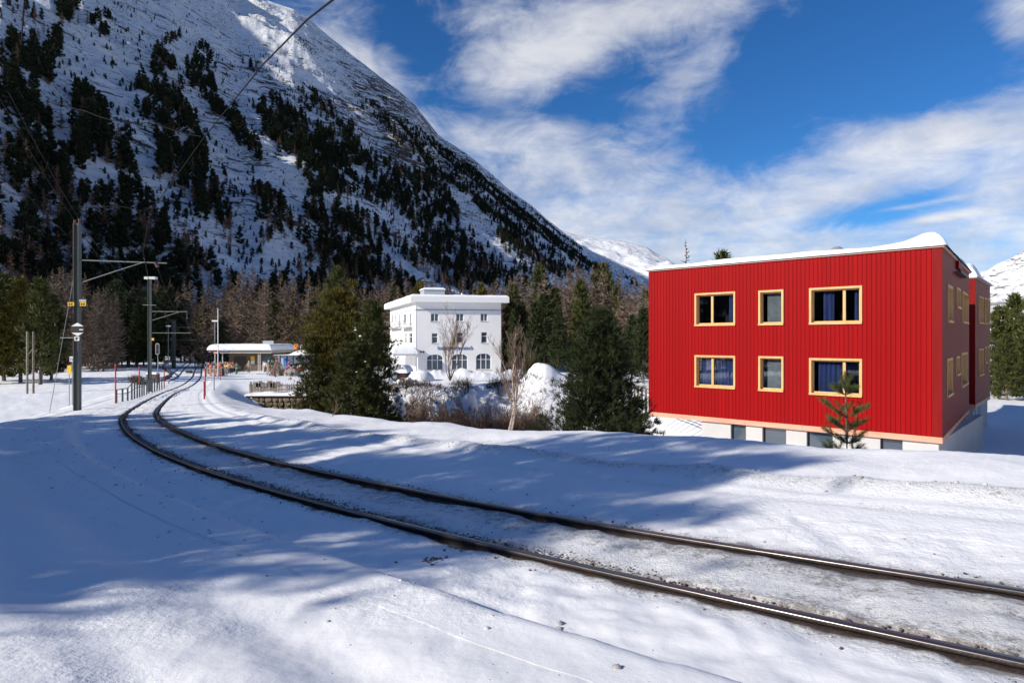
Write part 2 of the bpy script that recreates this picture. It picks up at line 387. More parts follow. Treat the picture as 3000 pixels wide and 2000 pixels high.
def make_ground():
    # polar mesh, finest near the railway and in the direction that matters
    a1 = np.linspace(R(-46), R(46), 760); a2 = np.linspace(R(46), R(314), 150)[1:-1]
    A = np.r_[a1, a2]; nr = 470
    rr = 0.9*np.exp(np.linspace(0, 1, nr)**1.12*math.log(900/0.9)); 
    RR, AA = np.meshgrid(rr, A); X = RR*np.sin(AA); Y = RR*np.cos(AA)
    H, d, s, z = terrain(X, Y, True)
    H = np.where(np.abs(d) < 1.98, H-0.3*(1-sm(np.abs(d), 1.7, 2.02)), H)
    V = np.c_[X.ravel(), Y.ravel(), H.ravel()]
    na = len(A); i = np.arange(na)[:, None]; j = np.arange(nr-1)[None, :]; i2 = (i+1) % na
    Fc = np.stack([i*nr+j, i*nr+j+1, i2*nr+j+1, i2*nr+j], -1).reshape(-1, 4)
    # centre fan closed by a tiny ring vertex
    me = mesh_np('snow_ground', V, Fc, [M_snow], True)
    a = np.abs(d).ravel(); dd = d.ravel()
    dirt = 0.34*np.exp(-((a-3.1)/0.28)**2)*(dd > 0)+0.16*np.exp(-((a-2.3)/.35)**2)*(dd > 0)
    dirt = dirt*(1-sm(s.ravel(), S_TURN-9, S_TURN+1))
    at_ = me.attributes.new('dirt', 'FLOAT', 'POINT'); at_.data.foreach_set('value', dirt.astype(np.float32))
    o = link('snow_ground', me); tag(o, kind='structure')
    mb = MB(); pts = [(0.9*math.sin(t), 0.9*math.cos(t)) for t in np.linspace(0, 2*math.pi, 40, endpoint=False)]
    return o
make_ground()

def make_bed():
    # the strip between and beside the rails in fine detail, with the grooves the wheels keep open
    G = 0.535
    fine = np.r_[-2.2, np.linspace(-2.13, -0.85, 34), np.linspace(-.80, -.34, 24), np.linspace(-.28, .28, 14), np.linspace(.34, .80, 24), np.linspace(.85, 2.13, 26), 2.2]
    m = (SL > 0)
    base = CL; sidx = []
    ss_ = []
    s = 0.0
    while s < SL[-1]:
        ss_.append(s); X = np.interp(s, SL, CL[:, 0]); Y = np.interp(s, SL, CL[:, 1]); r = math.hypot(X, Y)
        s += min(1.5, max(0.04, 0.008*r)) if Y > 0 else 0.5
    ss_ = np.array(ss_); C = np.c_[np.interp(ss_, SL, CL[:, 0]), np.interp(ss_, SL, CL[:, 1]), np.interp(ss_, SL, CL[:, 2])]
    N = np.c_[np.interp(ss_, SL, NRM[:, 0]), np.interp(ss_, SL, NRM[:, 1])]; N /= np.linalg.norm(N, axis=1)[:, None]
    D, SS = np.meshgrid(fine, ss_)
    X = C[:, 0:1]+N[:, 0:1]*D; Y = C[:, 1:2]+N[:, 1:2]*D
    H, dd, s2, zz_ = terrain(X, Y, True)
    H = C[:, 2:3]+bed_prof(D, SS)
    Hg = terrain(X, Y)
    bl = sm(np.abs(D), 1.6, 1.95); H = H*(1-bl)+Hg*bl
    a = np.abs(D)
    rough = 0.028*fbm(X*5, Y*5, 4, 61)+0.05*fbm(X*1.1, Y*1.1, 3, 62)*np.where(a < .5, 1, .4)
    H = H+rough*(1-sm(a, 1.6, 2.0))+0.004
    inner = np.clip((a-.40)/.02, 0, 1)*(1-np.clip((a-.5)/.012, 0, 1)); outer = np.clip((a-.565)/.02, 0, 1)*(1-sm(a, .585, .635))
    lump = 0.5+fbm(X*3, Y*3, 3, 64)
    H = H-0.07*inner-(0.055*outer)*(0.4+.6*lump)-0.08*((a > .49) & (a < .585))
    H = H+0.0
    V = np.c_[X.ravel(), Y.ravel(), H.ravel()]; nr = len(fine); na = len(ss_)
    i = np.arange(na-1)[:, None]; j = np.arange(nr-1)[None, :]
    Fc = np.stack([i*nr+j, (i+1)*nr+j, (i+1)*nr+j+1, i*nr+j+1], -1).reshape(-1, 4)
    me = mesh_np('track_bed', V, Fc, [M_snow], True)
    nearw = (1-sm(SS, S_TURN-4, S_TURN+14))
    dirt = 0.75*np.exp(-((a-.50)/.06)**2)+0.85*np.exp(-((a-.60)/.05)**2)*(.6+.8*(fbm(X*2, Y*2, 3, 66)+.3))+0.42*np.exp(-((a-.55)/.22)**2)+0.24*(a < .5)+0.10*(a < 1.6)*(D > 0)
    dirt = dirt*(0.35+0.65*nearw)
    at_ = me.attributes.new('dirt', 'FLOAT', 'POINT'); at_.data.foreach_set('value', dirt.ravel().astype(np.float32))
    tag(link('track_bed', me), kind='structure')
make_bed()

M_rail = mat('rusty_rail_steel', (0.070, 0.050, 0.045), 0.55, 0.3, color2=(0.040, 0.034, 0.034), vscale=9, bump=0.4, bscale=60)
M_railtop = mat('worn_rail_head', (0.20, 0.18, 0.17), 0.32, 0.9)
def make_rails():
    root = empty('railway_track', (0, 0, 0), 'narrow gauge railway track curving through the snow to the station', 'railway track')
    for sgn in (-1, 1):
        prof = [(-.06, -.14), (.06, -.14), (.06, -.125), (.012, -.10), (.012, -.035), (.033, -.028), (.034, -.006), (.028, 0.0), (-.028, 0.0), (-.034, -.006), (-.033, -.028), (-.012, -.035), (-.012, -.10), (-.06, -.125)]
        sel = np.arange(0, len(CL), 1); P = CL[sel]; Nn = NRM[sel]; c0 = P[:, :2]+Nn*sgn*0.535
        n = len(prof); V = np.empty((len(P), n, 3)); pr = np.array(prof)
        for k in range(n):
            V[:, k, 0] = c0[:, 0]+Nn[:, 0]*pr[k, 0]; V[:, k, 1] = c0[:, 1]+Nn[:, 1]*pr[k, 0]; V[:, k, 2] = P[:, 2]+pr[k, 1]
        i = np.arange(len(P)-1)[:, None]; k = np.arange(n)[None, :]; k2 = (k+1) % n
        Fc = np.stack([i*n+k, i*n+k2, (i+1)*n+k2, (i+1)*n+k], -1).reshape(-1, 4)
        mi = np.tile(np.isin(np.arange(n), [7, 8]).astype(int), len(P)-1)
        link('rail', mesh_np('rail', V.reshape(-1, 3), Fc, [M_rail, M_railtop], False, mi), root)
make_rails()
# second line of the loop, half snowed in, beside the far part of the track
def siding():
    P = np.array([(-37.6, 68, 0), (-41.2, 75, 0), (-46.2, 86, 0), (-57, 108, 0), (-69.5, 134, 0), (-97.5, 193, 0)], float); P = catmull(P, 1.0)
    d, s, z = track_ds(P[:, 0], P[:, 1]); P[:, 2] = z+0.03
    root = empty('railway_siding', tuple(P[0]), 'snowed-in siding beside the main track near the station', 'railway track')
    t = np.gradient(P[:, :2], axis=0); t /= np.linalg.norm(t, axis=1)[:, None]
    for sg in (-.53, .53):
        mb = MB(); pts = [(p[0]+q[1]*sg, p[1]-q[0]*sg, p[2]) for p, q in zip(P, t)]
        mb.tube(pts, 0.06, 4); mb.build('rail', M_rail, root)
siding()

def lumps():
    # loose ice crumbs and clods thrown up by the snow plough
    V = []; Fc = []; ico = bmesh.new(); bmesh.ops.create_icosphere(ico, subdivisions=1, radius=1)
    iv = np.array([v.co[:] for v in ico.verts]); fi = np.array([[v.index for v in f.verts] for f in ico.faces]); ico.free()
    n = 0; X = []; Y = []; Rr = []
    while n < 3200:
        k = rng.integers(0, 400); s = rng.uniform(SL[-1]*0, S_TURN+8); lane = rng.choice([-2.0, -1.2, 0, 1.0, 3.1, 4.2], p=[.26, .12, .22, .1, .2, .1])
        d = lane+rng.normal(0, .38 if lane not in (3.1,) else .14)
        if abs(abs(d)-.535) < .09: continue
        cx = np.interp(s, SL, CL[:, 0])+np.interp(s, SL, NRM[:, 0])*d; cy = np.interp(s, SL, CL[:, 1])+np.interp(s, SL, NRM[:, 1])*d
        if cy < 1 or cy > 40: continue
        X.append(cx); Y.append(cy); Rr.append(0.004+0.011*rng.random()**4*(1.6 if lane in (3.1, -2.0) else 1)); n += 1
    X, Y, Rr = map(np.array, (X, Y, Rr)); Z = terrain(X, Y)
    for x, y, z, r in zip(X, Y, Z, Rr):
        v = iv*r*(1+rng.uniform(-.3, .3, (len(iv), 1)))*np.array([1.2, 1, .7]); Fc.append(fi+len(V)*len(iv)); V.append(v+[x, y, z+r*.2])
    me = mesh_np('ice_crumbs', np.concatenate(V), np.concatenate(Fc), [mat('dirty_ice', (.22, .20, .19), .7, color2=(.62, .63, .65), vscale=.7)], False)
    tag(link('ice_crumbs', me), 'small crumbs of dirty ice scattered along the cleared track', 'ice crumbs', kind='stuff')
lumps()
def grit():
    # brown grit and dead grass blown against the inner side of the near rail
    rs = np.random.default_rng(77); ico = bmesh.new(); bmesh.ops.create_icosphere(ico, subdivisions=1, radius=1)
    iv = np.array([v.co[:] for v in ico.verts]); fi = np.array([[v.index for v in f.verts] for f in ico.faces]); ico.free(); n = 5200
    s = rs.uniform(S_CAM-9, S_TURN+2, n); dens = fbm(s*.9, s*0, 3, 5)+.5; keep = rs.random(n) < np.clip(dens*1.5, .15, 1); s = s[keep]; n = len(s)
    d = np.where(rs.random(n) < .72, -.44+np.abs(rs.normal(0, .07, n)), np.where(rs.random(n) < .5, -.66-np.abs(rs.normal(0, .09, n)), .64+np.abs(rs.normal(0, .07, n))))
    x = np.interp(s, SL, CL[:, 0])+np.interp(s, SL, NRM[:, 0])*d; y = np.interp(s, SL, CL[:, 1])+np.interp(s, SL, NRM[:, 1])*d; z = np.interp(s, SL, CL[:, 2])-.035+.02*rs.random(n)
    r = .004+.007*rs.random(n)**2.5
    k = 60; cx, cy = -.62, 5.02; x = np.r_[x, cx+rs.normal(0, .09, k)]; y = np.r_[y, cy+rs.normal(0, .06, k)]; z = np.r_[z, terrain(x[-k:], y[-k:])+.01*rs.random(k)]; r = np.r_[r, .006+.014*rs.random(k)]
    V = np.concatenate([iv*q*(1+rs.uniform(-.35, .35, (len(iv), 1)))*np.array([1.3, 1, .8])+[a, b, c] for a, b, c, q in zip(x, y, z, r)]); Fc = np.concatenate([fi+i*len(iv) for i in range(len(x))])
    tag(link('track_grit', mesh_np('track_grit', V, Fc, [mat('brown_grit', (.055, .042, .038), .9, color2=(.14, .12, .11), vscale=2.0)])), 'brown grit and dead grass lying along the rails', 'grit', kind='stuff')
grit()

# ------------------------------------------------------------------ mountains
def interp(tab, x): t = np.array(tab, float); return np.interp(x, t[:, 0], t[:, 1])
RIDGE = [(-2200, -2300), (-1000, -1150), (0, -500), (500, -190), (640, -60), (700, -12), (780, 2), (860, 28), (900, 55), (960, 105), (1010, 145), (1060, 182), (1110, 222), (1170, 265), (1215, 305), (1250, 352), (1285, 400),
         (1320, 422), (1360, 448), (1400, 478), (1450, 520), (1500, 560), (1550, 597), (1600, 640), (1650, 680), (1700, 718), (1750, 742), (1800, 766), (1850, 790), (1900, 815), (2000, 865), (2120, 930)]
ZR = [(-1.6, 1500), (-.81, 1750), (-.39, 1970), (-.2, 2350), (0, 2950), (.1, 3350), (.25, 3900), (.4, 4300)]
ZB = [(-1.6, 150), (-.81, 185), (-.39, 300), (0, 480), (.25, 720), (.4, 900)]
def mtn_h(u, Y):
    """height of the mountainside at lateral ratio u = X/Y and depth Y"""
    px = CX+u*F; vr = (CY-interp(RIDGE, px))/F; Zr = interp(ZR, u); Zb = interp(ZB, u); Hr = vr*Zr
    w = (Y-Zb)/(Zr-Zb); X = u*Y
    lin = -5.6+(Hr+5.6)*np.clip(w, -1, 1)
    # gullies run down the slope: vary along the foot of the mountain
    sc = 1.0
    along = X*0.26+Y*0.97; up = np.clip(w, 0, 1)
    g = 44*fbm(along/190., up*1.3, 4, 71)+13*fbm(X/60., Y/60., 4, 72)+4.5*fbm(X/17., Y/17., 4, 73)
    env = np.minimum(sm(w, 0.0, 0.10), 1)*(1-0.80*sm(w, .86, 1.0))
    return lin+g*env, w
def make_mountain():
    u = np.r_[np.linspace(-1.6, -.84, 90)[:-1], np.linspace(-.84, .36, 860)]; nr = 230
    U, W = np.meshgrid(u, np.r_[np.linspace(-.02, 1, nr), 1.03, 1.1, 1.3], indexing='ij')
    Zr = interp(ZR, U); Zb = interp(ZB, U); Wc = np.clip(W, -.02, 1)
    Y = np.where(Wc > 0, Zb*(Zr/Zb)**np.clip(Wc, 0, 1), Zb*(1+Wc*2))
    H, w = mtn_h(U, Y)
    back = np.clip(W-1, 0, 1); Y = Y*(1+back); H = H-back*Zr*0.9
    X = U*Y
    V = np.c_[X.ravel(), Y.ravel(), H.ravel()]; na, n2 = U.shape
    i = np.arange(na-1)[:, None]; j = np.arange(n2-1)[None, :]
    Fc = np.stack([i*n2+j, i*n2+j+1, (i+1)*n2+j+1, (i+1)*n2+j], -1).reshape(-1, 4)
    me = mesh_np('mountain', V, Fc, [mountain_mat('mountainside')], True)
    px = CX+U*F; py = CY-H/Y*F
    rock = np.zeros(U.shape)
    for cx_, cy_, wx, wy, a in [(1200, 500, 330, 200, .35), (560, 420, 200, 160, .2), (1090, 240, 90, 45, .9), (1160, 320, 90, 55, .7), (750, 200, 60, 30, .8), (800, 260, 60, 26, .7), (1010, 330, 150, 60, .65), (1130, 420, 160, 70, .6), (900, 50, 60, 30, .5),
                                (1000, 130, 80, 40, .5), (1230, 380, 60, 60, .7), (1330, 500, 120, 60, .5), (930, 300, 60, 40, .6), (650, 130, 60, 60, .35), (1260, 470, 120, 50, .5), (480, 110, 60, 30, .45), (1480, 640, 90, 50, .4)]:
        rock += a*np.exp(-(((px-cx_)/wx)**2+((py-cy_)/wy)**2))
    rock -= 0.55*np.exp(-(((px-760)/190)**2+((py-70)/60)**2))+0.25*np.exp(-(((px-250)/90)**2+((py-230)/120)**2))
    rock = np.clip(rock, -1, 1.0); at_ = me.attributes.new('rock', 'FLOAT', 'POINT'); at_.data.foreach_set('value', rock.ravel().astype(np.float32))
    tag(link('mountain', me), kind='structure')
make_mountain()
def far_range(name, sil, Yd, depth, m, seed, foot=-30):
    px = np.linspace(sil[0][0], sil[-1][0], 260); top = (CY-interp(sil, px))/F*Yd
    W = np.r_[np.linspace(0, 1, 70), 1.1, 1.3]
    P, WW = np.meshgrid(px, W, indexing='ij'); T = top[:, None]
    Yy = Yd-depth*(1-np.clip(WW, 0, 1))+np.maximum(WW-1, 0)*depth
    H = foot+(T-foot)*np.clip(WW, 0, 1)**1.1-np.maximum(WW-1, 0)*depth*0.7
    X = (P-CX)/F*Yd+ (Yd-Yy)*0.1
    g = depth*0.05*fbm(X/(depth*.18), Yy/(depth*.18), 5, seed)+depth*.012*fbm(X/(depth*.04), Yy/(depth*.04), 4, seed+3)
    H = H+g*sm(WW, 0, .15)*(1-.8*sm(WW, .8, 1))
    n2 = len(W); i = np.arange(len(px)-1)[:, None]; j = np.arange(n2-1)[None, :]
    Fc = np.stack([i*n2+j, i*n2+j+1, (i+1)*n2+j+1, (i+1)*n2+j], -1).reshape(-1, 4)
    me = mesh_np(name, np.c_[X.ravel(), Yy.ravel(), H.ravel()], Fc, [m], True)
    tag(link(name, me), kind='structure')
far_range('far_mountain', [(1400, 720), (1560, 650), (1640, 672), (1690, 688), (1750, 700), (1830, 710), (1890, 722), (1930, 745), (1970, 770), (2010, 792), (2200, 850), (2700, 880), (2850, 800), (2885, 790)], 7000, 3000, mountain_mat('far_snow', 0.18, -0.09, False), 81, 0)
far_range('east_mountain', [(2550, 900), (2780, 850), (2860, 806), (2895, 792), (2925, 768), (2960, 752), (3000, 732), (3200, 600), (3600, 420), (4300, 250)], 2600, 1700, mountain_mat('east_rock', 0.55, 0.03, False), 91)

# ------------------------------------------------------------------ trees
M_bark = mat('bark', (0.13, 0.095, 0.07), 0.9, var=.35, vscale=9, bump=.6, bscale=30)
M_larchbark = mat('larch_bark', (0.12, 0.085, 0.065), 0.95, var=.3, vscale=8)
M_twig = mat('larch_twigs', (0.18, 0.135, 0.10), 0.95, var=.35, vscale=1.2, objvar=.25, spec=.1)
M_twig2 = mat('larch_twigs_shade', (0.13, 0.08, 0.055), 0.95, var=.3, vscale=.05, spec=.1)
M_needle = mat('pine_needles', (0.085, 0.088, 0.020), 0.75, color2=(0.040, 0.050, 0.014), vscale=1.6, objvar=.22, spec=.25)
M_needlegold = mat('golden_pine_needles', (0.17, 0.125, 0.016), 0.75, color2=(0.065, 0.070, 0.014), vscale=1.1, spec=.25)
M_needledark = mat('dark_pine_needles', (0.042, 0.054, 0.017), 0.75, color2=(0.024, 0.034, 0.012), vscale=1.8, spec=.25)
M_needlefar = mat('mountain_needles', (0.022, 0.030, 0.016), 0.9, color2=(0.014, 0.02, 0.012), vscale=.3, spec=.1)

def tufts(P, D, n, L, W, spread, rs, backfrac=0.0):
    """n thin needles at every point P, fanned about direction D; returns verts, faces"""
    N = len(P); P = np.repeat(P, n, 0); D = np.repeat(D, n, 0)
    dirs = D+rs.normal(0, spread, P.shape); dirs /= np.linalg.norm(dirs, axis=1)[:, None]+1e-9
    side = np.cross(dirs, rs.normal(0, 1, P.shape)); side /= np.linalg.norm(side, axis=1)[:, None]+1e-9
    l = L*rs.uniform(.6, 1.15, (len(P), 1)); w = W*rs.uniform(.7, 1.2, (len(P), 1))
    b = P+rs.normal(0, L*.12, P.shape)
    V = np.stack([b-side*w*.5, b+side*w*.5, b+dirs*l], 1).reshape(-1, 3)
    return V, np.arange(len(V)).reshape(-1, 3)

def pine_meshes(name, H, Rm, seed, ntuft, nn, L, W, mneed, shape='pine', base=0.08, mtrunk=None, open_=0.0, trunk_r=None):
    """trunk and crown of an evergreen; crown is needle tufts along branches, so gaps show through"""
    rs = np.random.default_rng(seed); mtrunk = mtrunk or M_bark
    tr = trunk_r or H*0.016
    bend = rs.normal(0, .012*H, 2)
    def axis(t): return np.array([bend[0]*math.sin(t*3), bend[1]*math.sin(t*2.3), t*H])
    tb = MB(); tb.tube([axis(t) for t in np.linspace(-.03, 0.98, 9)], tr, 7, tr*.12)
    nb = max(14, int(ntuft/22)); P = []; D = []
    per = ntuft//nb
    lobes = rs.uniform(.72, 1.18, 12)
    for i in range(nb):
        t = base+(1-base)*((i+rs.random())/nb)**(0.92)
        if shape == 'pine':      # full, rounded-conical stone pine
            r = Rm*(1-t)**0.62*(0.55+0.45*min(1, (t-base)/.18+.3))
        elif shape == 'cone':
            r = Rm*(1-t)**0.78*(0.75+.25*min(1, (t-base)/.1))
        else:                    # column
            r = Rm*(min(1, (1-t)*3.2))**.7*(.7+.3*min(1, (t-base)/.1))
        an = i*2.399+rs.normal(0, .4); r *= lobes[int((an % (2*math.pi))/(2*math.pi)*12) % 12]*rs.uniform(.78, 1.12)
        up = rs.uniform(.12, .55)+(t*.55)
        o = axis(t); dr = np.array([math.cos(an), math.sin(an), 0])
        q = np.linspace(0.0, 1, 5)[:, None]; br = o+dr*r*q+np.array([0, 0, 1])*(up*r*(q**1.7)-.10*r*np.sin(q*3.1))
        if r > .25*Rm*.5: tb.tube([tuple(p) for p in br[:4]], tr*.22*(1-t*.6), 3, tr*.06, cap=False)
        k = max(3, int(per*(.35+1.1*r/Rm))); cu = lambda idx: o+dr*r*idx+np.array([0, 0, 1])*(up*r*(idx**1.7)-.10*r*np.sin(idx*3.1))
        nc = max(2, int(round(2.5+2.2*r/Rm*(k/14.)**.5)))       # foliage sits in clumps of upturned shoots
        cc = rs.uniform(.30 if open_ < .5 else .5, 1.02, nc)**.75; cl_ = rs.normal(0, 1, (nc, 3))*np.array([.20, .20, .07])*r*(cc[:, None]*.8+.2)
        w_ = rs.integers(0, nc, k); sg = max(.055*Rm, .11*r)
        lat = rs.normal(0, 1, (k, 3))*np.array([1, 1, .62])*sg*rs.uniform(.7, 1.1)
        c = cu(cc[w_][:, None])+cl_[w_]+lat; P.append(c); dd = dr*.55+np.array([0, 0, 1.0])+lat/sg*.38+cl_[w_]/(r+1e-6)*.8
        D.append(dd/np.linalg.norm(dd, axis=1)[:, None])
    P.append(np.array([axis(t) for t in np.linspace(.93, 1.0, 8)])); D.append(np.tile([0, 0, 1.], (8, 1)))
    P = np.concatenate(P); D = np.concatenate(D)
    V, Fc = tufts(P, D, nn, L, W, .42, rs)
    return tb.mesh(name+'_trunk', mtrunk), mesh_np(name+'_crown', V, Fc, [mneed])

def larch_meshes(name, H, Rm, seed, nbr, ntw, mtw, mtr=None, wid=.05, base=.12, fuzz=1.0):
    """bare larch: straight trunk, many level branches with hanging twigs"""
    rs = np.random.default_rng(seed); mtr = mtr or M_larchbark; tr = H*.011
    b = rs.normal(0, .008*H, 2)
    def axis(t): return np.array([b[0]*math.sin(t*3), b[1]*math.sin(t*2.6), t*H])
    tb = MB(); tb.tube([axis(t) for t in np.linspace(-.02, .99, 8)], tr, 6, tr*.1)
    V = []; Fc = []; nv = 0
    for i in range(nbr):
        t = base+(1-base)*((i+rs.random())/nbr)**.95; an = rs.uniform(0, 2*math.pi)
        r = Rm*(1-t)**.75*rs.uniform(.65, 1.15)*(.6+.4*min(1, (t-base)/.25)); dr = np.array([math.cos(an), math.sin(an), 0])
        o = axis(t); dz_ = rs.uniform(-.15, .22)
        def pos(q): return o+dr*r*q+np.array([0, 0, 1])*(dz_*r*q+.22*r*q*q-.12*r*math.sin(q*3))
        pr = o
        sd = np.cross(dr, [0, 0, 1.])
        for q in (.35, .7, 1.0):
            p = pos(q); w = wid*.5*(1.15-q); w0 = wid*.5*(1.5-q)
            up_ = np.array([0, 0, 1.])
            V += [pr-up_*w0, pr+up_*w0, p+up_*w, p-up_*w]; Fc.append([nv, nv+1, nv+2]); Fc.append([nv, nv+2, nv+3]); nv += 4; pr = p
        for j in range(ntw):
            q = rs.uniform(.2, 1.05); p = pos(q); l = r*rs.uniform(.16, .42)*fuzz
            dd = dr*rs.uniform(.2, 1)+sd*rs.normal(0, .9)+np.array([0, 0, rs.normal(-.05, .55)]); dd /= np.linalg.norm(dd)
            w = np.cross(dd, rs.normal(0, 1, 3)); w = w/np.linalg.norm(w)*wid*rs.uniform(.25, .5)
            V += [p-w, p+w, p+dd*l]; Fc.append([nv, nv+1, nv+2]); nv += 3
    return tb.mesh(name+'_trunk', mtr), mesh_np(name+'_crown', np.array(V), np.array(Fc), [mtw])

def place_tree(kindname, meshes, loc, label, cat, group, sc=1.0, rz=None, sz=None):
    loc = (loc[0], loc[1], loc[2])
    r = empty(kindname, loc, label, cat, group, random.uniform(0, 6.28) if rz is None else rz)
    k = sz or sc
    for nm, me in zip(('trunk', 'crown'), meshes):
        o = link(nm, me, r); o.scale = (sc, sc, k)
    return r

# mid-distance variants, shared by many trees
PINE = [pine_meshes('pine_%d' % i, 12, rr, 100+i, 2000, 3, .68, .15, M_needle, sh, bs) for i, (rr, sh, bs) in
        enumerate([(2.6, 'pine', .04), (2.2, 'pine', .07), (2.3, 'cone', .04), (2.0, 'pine', .10), (2.8, 'pine', .05)])]
PINEG = [pine_meshes('goldpine_%d' % i, 12, 2.4, 120+i, 2200, 3, .64, .14, M_needlegold, 'pine', .06) for i in range(2)]
PINED = [pine_meshes('darkpine_%d' % i, 12, rr, 130+i, 2000, 3, .70, .16, M_needledark, sh, .1) for i, (rr, sh) in enumerate([(2.3, 'pine'), (2.0, 'cone'), (2.2, 'pine')])]
LARCH = [larch_meshes('larch_%d' % i, 16, rr, 150+i, 150, 17, M_twig, wid=.115, fuzz=1.25, base=bs) for i, (rr, bs) in enumerate([(3.7, .04), (3.3, .07), (4.0, .03), (3.1, .12), (3.6, .05)])]

def wood(kind, meshes, n, px0, px1, y0, y1, top, label, cat, group, seed, hmin=.75, hmax=1.05, zoff=0, H0=12.0):
    """n trees between the two photo columns, at depths y0..y1, crowns reaching up to the treeline `top`"""
    rs = random.Random(seed); out = []
    for i in range(n):
        px = px0+(px1-px0)*((i+rs.random())/n); Y = y0+(y1-y0)*rs.random(); x = xat(px, Y); g = max(gz(x, Y), -6.5)-.2
        tz = (CY-(interp(top, px) if isinstance(top, list) else top))/F*Y; h = (tz-g)*rs.uniform(hmin, hmax)
        me = rs.choice(meshes); k = h/H0
        o = place_tree(kind, me, (x, Y, g+zoff), label, cat, group, sc=k*rs.uniform(.82, 1.12), sz=k, rz=rs.uniform(0, 6.28)); out.append(o)
    return out
TOPL = [(560, 800), (640, 790), (700, 775), (775, 760), (860, 790), (930, 800), (1010, 785), (1080, 800), (1130, 790), (1200, 800), (1290, 808), (1350, 830), (1420, 812), (1500, 782), (1560, 785), (1620, 765), (1700, 752), (1760, 760), (1850, 795), (1930, 800)]
wood('larch_tree', LARCH, 34, 555, 930, 118, 165, TOPL, 'bare brown larch in the wood behind the station', 'larch tree', 'bare larches behind the station', 1, .62, 1.03, H0=16)
wood('larch_tree', LARCH, 20, 930, 1170, 125, 170, TOPL, 'bare larch behind the tall green pines', 'larch tree', 'bare larches behind the tall pines', 12, .8, 1.0, H0=16)
wood('larch_tree', LARCH, 46, 1150, 1520, 125, 175, TOPL, 'bare brown larch in the wood behind the white hotel', 'larch tree', 'bare larches behind the white hotel', 2, .75, 1.0, H0=16)
wood('larch_tree', LARCH, 56, 1480, 1960, 100, 165, TOPL, 'bare brown larch in the wood between the white hotel and the red house', 'larch tree', 'bare larches between hotel and red house', 3, .72, 1.0, H0=16)
wood('pine_tree', PINE+PINEG, 7, 1490, 1900, 95, 150, TOPL, 'green stone pine among the larches left of the red house', 'pine tree', 'green pines among the larches', 4, .7, .98)
wood('pine_tree', PINE+PINEG, 6, 940, 1480, 120, 165, [(900, 830), (1500, 850)], 'green pine among the larches behind the hotel roof', 'pine tree', 'pines behind the hotel', 5, .85, 1.05)
wood('pine_tree', PINED, 5, 1480, 1640, 84, 100, [(1480, 900), (1600, 850), (1700, 880)], 'dark pine with bare lower trunk beyond the snow mound right of the hotel', 'pine tree', 'dark pines right of the hotel', 6, .8, 1.0)
wood('pine_tree', PINED+PINE, 4, 1800, 1895, 70, 92, [(1780, 980), (1895, 880)], 'dark pine beside the left edge of the red house', 'pine tree', 'pines beside the red house', 7, .8, 1.0)
# left-hand edge of the meadow
for i, (px, top, Y) in enumerate([(-45, 800, 72), (12, 812, 78), (60, 818, 74), (118, 822, 70), (150, 868, 80)]):
    x = xat(px, Y); g = gz(x, Y)-.1; h = (CY-top)/F*Y-g
    place_tree('pine_tree', (PINEG+PINE)[[0, 2, 1, 5, 3][i] % 7], (x, Y, g), ['stone pine cut by the left edge of the picture', 'green-gold stone pine second from the left edge, beyond the meadow', 'stone pine just left of the pair of timber posts', 'tall stone pine just right of the pair of timber posts', 'lower stone pine between the timber posts and the big mast'][i], 'pine tree', 'pines at the edge of the left meadow', sc=h/12*1.12, sz=h/12)
wood('pine_tree', PINED, 12, 150, 420, 112, 130, [(120, 850), (420, 880)], 'green pine between the larches behind the left line mast', 'pine tree', 'pines behind the left line mast', 28, .7, 1.0)
wood('pine_tree', PINE+PINED, 6, 560, 930, 125, 150, [(560, 900), (930, 850)], 'dark pine among the larches behind the station', 'pine tree', 'pines behind the station', 29, .7, 1.0)
wood('larch_tree', LARCH, 22, 120, 350, 100, 125, [(120, 800), (160, 775), (210, 770), (270, 800), (330, 830)], 'bare orange-brown larch behind the line mast on the left', 'larch tree', 'larches behind the left line mast', 8, .8, 1.0, H0=16)
wood('pine_tree', PINED, 30, -60, 560, 150, 180, [(-60, 860), (200, 850), (300, 830), (420, 830), (520, 860), (600, 900)], 'dark conifer in the shaded wood at the foot of the mountain', 'conifer', 'dark conifers at the foot of the mountain', 9, .8, 1.08)
wood('pine_tree', PINED, 12, 240, 470, 118, 140, [(240, 880), (330, 850), (430, 840), (520, 880)], 'dark conifer in the shaded wood at the foot of the mountain', 'conifer', 'dark conifers at the foot of the mountain', 19, .8, 1.05)
wood('larch_tree', LARCH, 14, 380, 600, 175, 215, [(380, 800), (600, 830)], 'bare larch on the shaded lower slope beyond the railway', 'larch tree', 'larches on the lower slope beyond the railway', 10, .7, 1.0, H0=16)
# right-hand edge
for i, (px, top, Y) in enumerate([(2925, 905, 60), (2968, 868, 63), (3015, 880, 58), (3060, 850, 66), (2950, 985, 55)]):
    x = xat(px, Y); g = gz(x, Y)-.2; h = (CY-top)/F*Y-g
    place_tree('pine_tree', PINE[i % 5], (x, Y, g), ['slim pine next to the rear wing of the red house', 'tall pine in the middle of the group right of the red house', 'pine cut by the right edge of the picture', 'pine hidden beyond the right edge behind the others', 'low young pine at the foot of the red house rear wing'][i], 'pine tree', 'pines right of the red house', sc=h/12*1.1, sz=h/12)
# tree tops over the red house roof
x = xat(2006, 66); g = gz(x, 66); o = place_tree('larch_tree', larch_meshes('tall_larch', 16, 2.3, 177, 90, 6, M_twig, wid=.12, base=.25), (x, 66, g), 'thin bare larch rising behind the left part of the red house roof', 'larch tree', None, sc=((CY-700)/F*66-g)/16, rz=1)
x = xat(2112, 70); g = gz(x, 70); place_tree('pine_tree', PINE[1], (x, 70, g), 'pine whose tip shows over the red house roof', 'pine tree', None, sc=((CY-748)/F*70-g)/12)

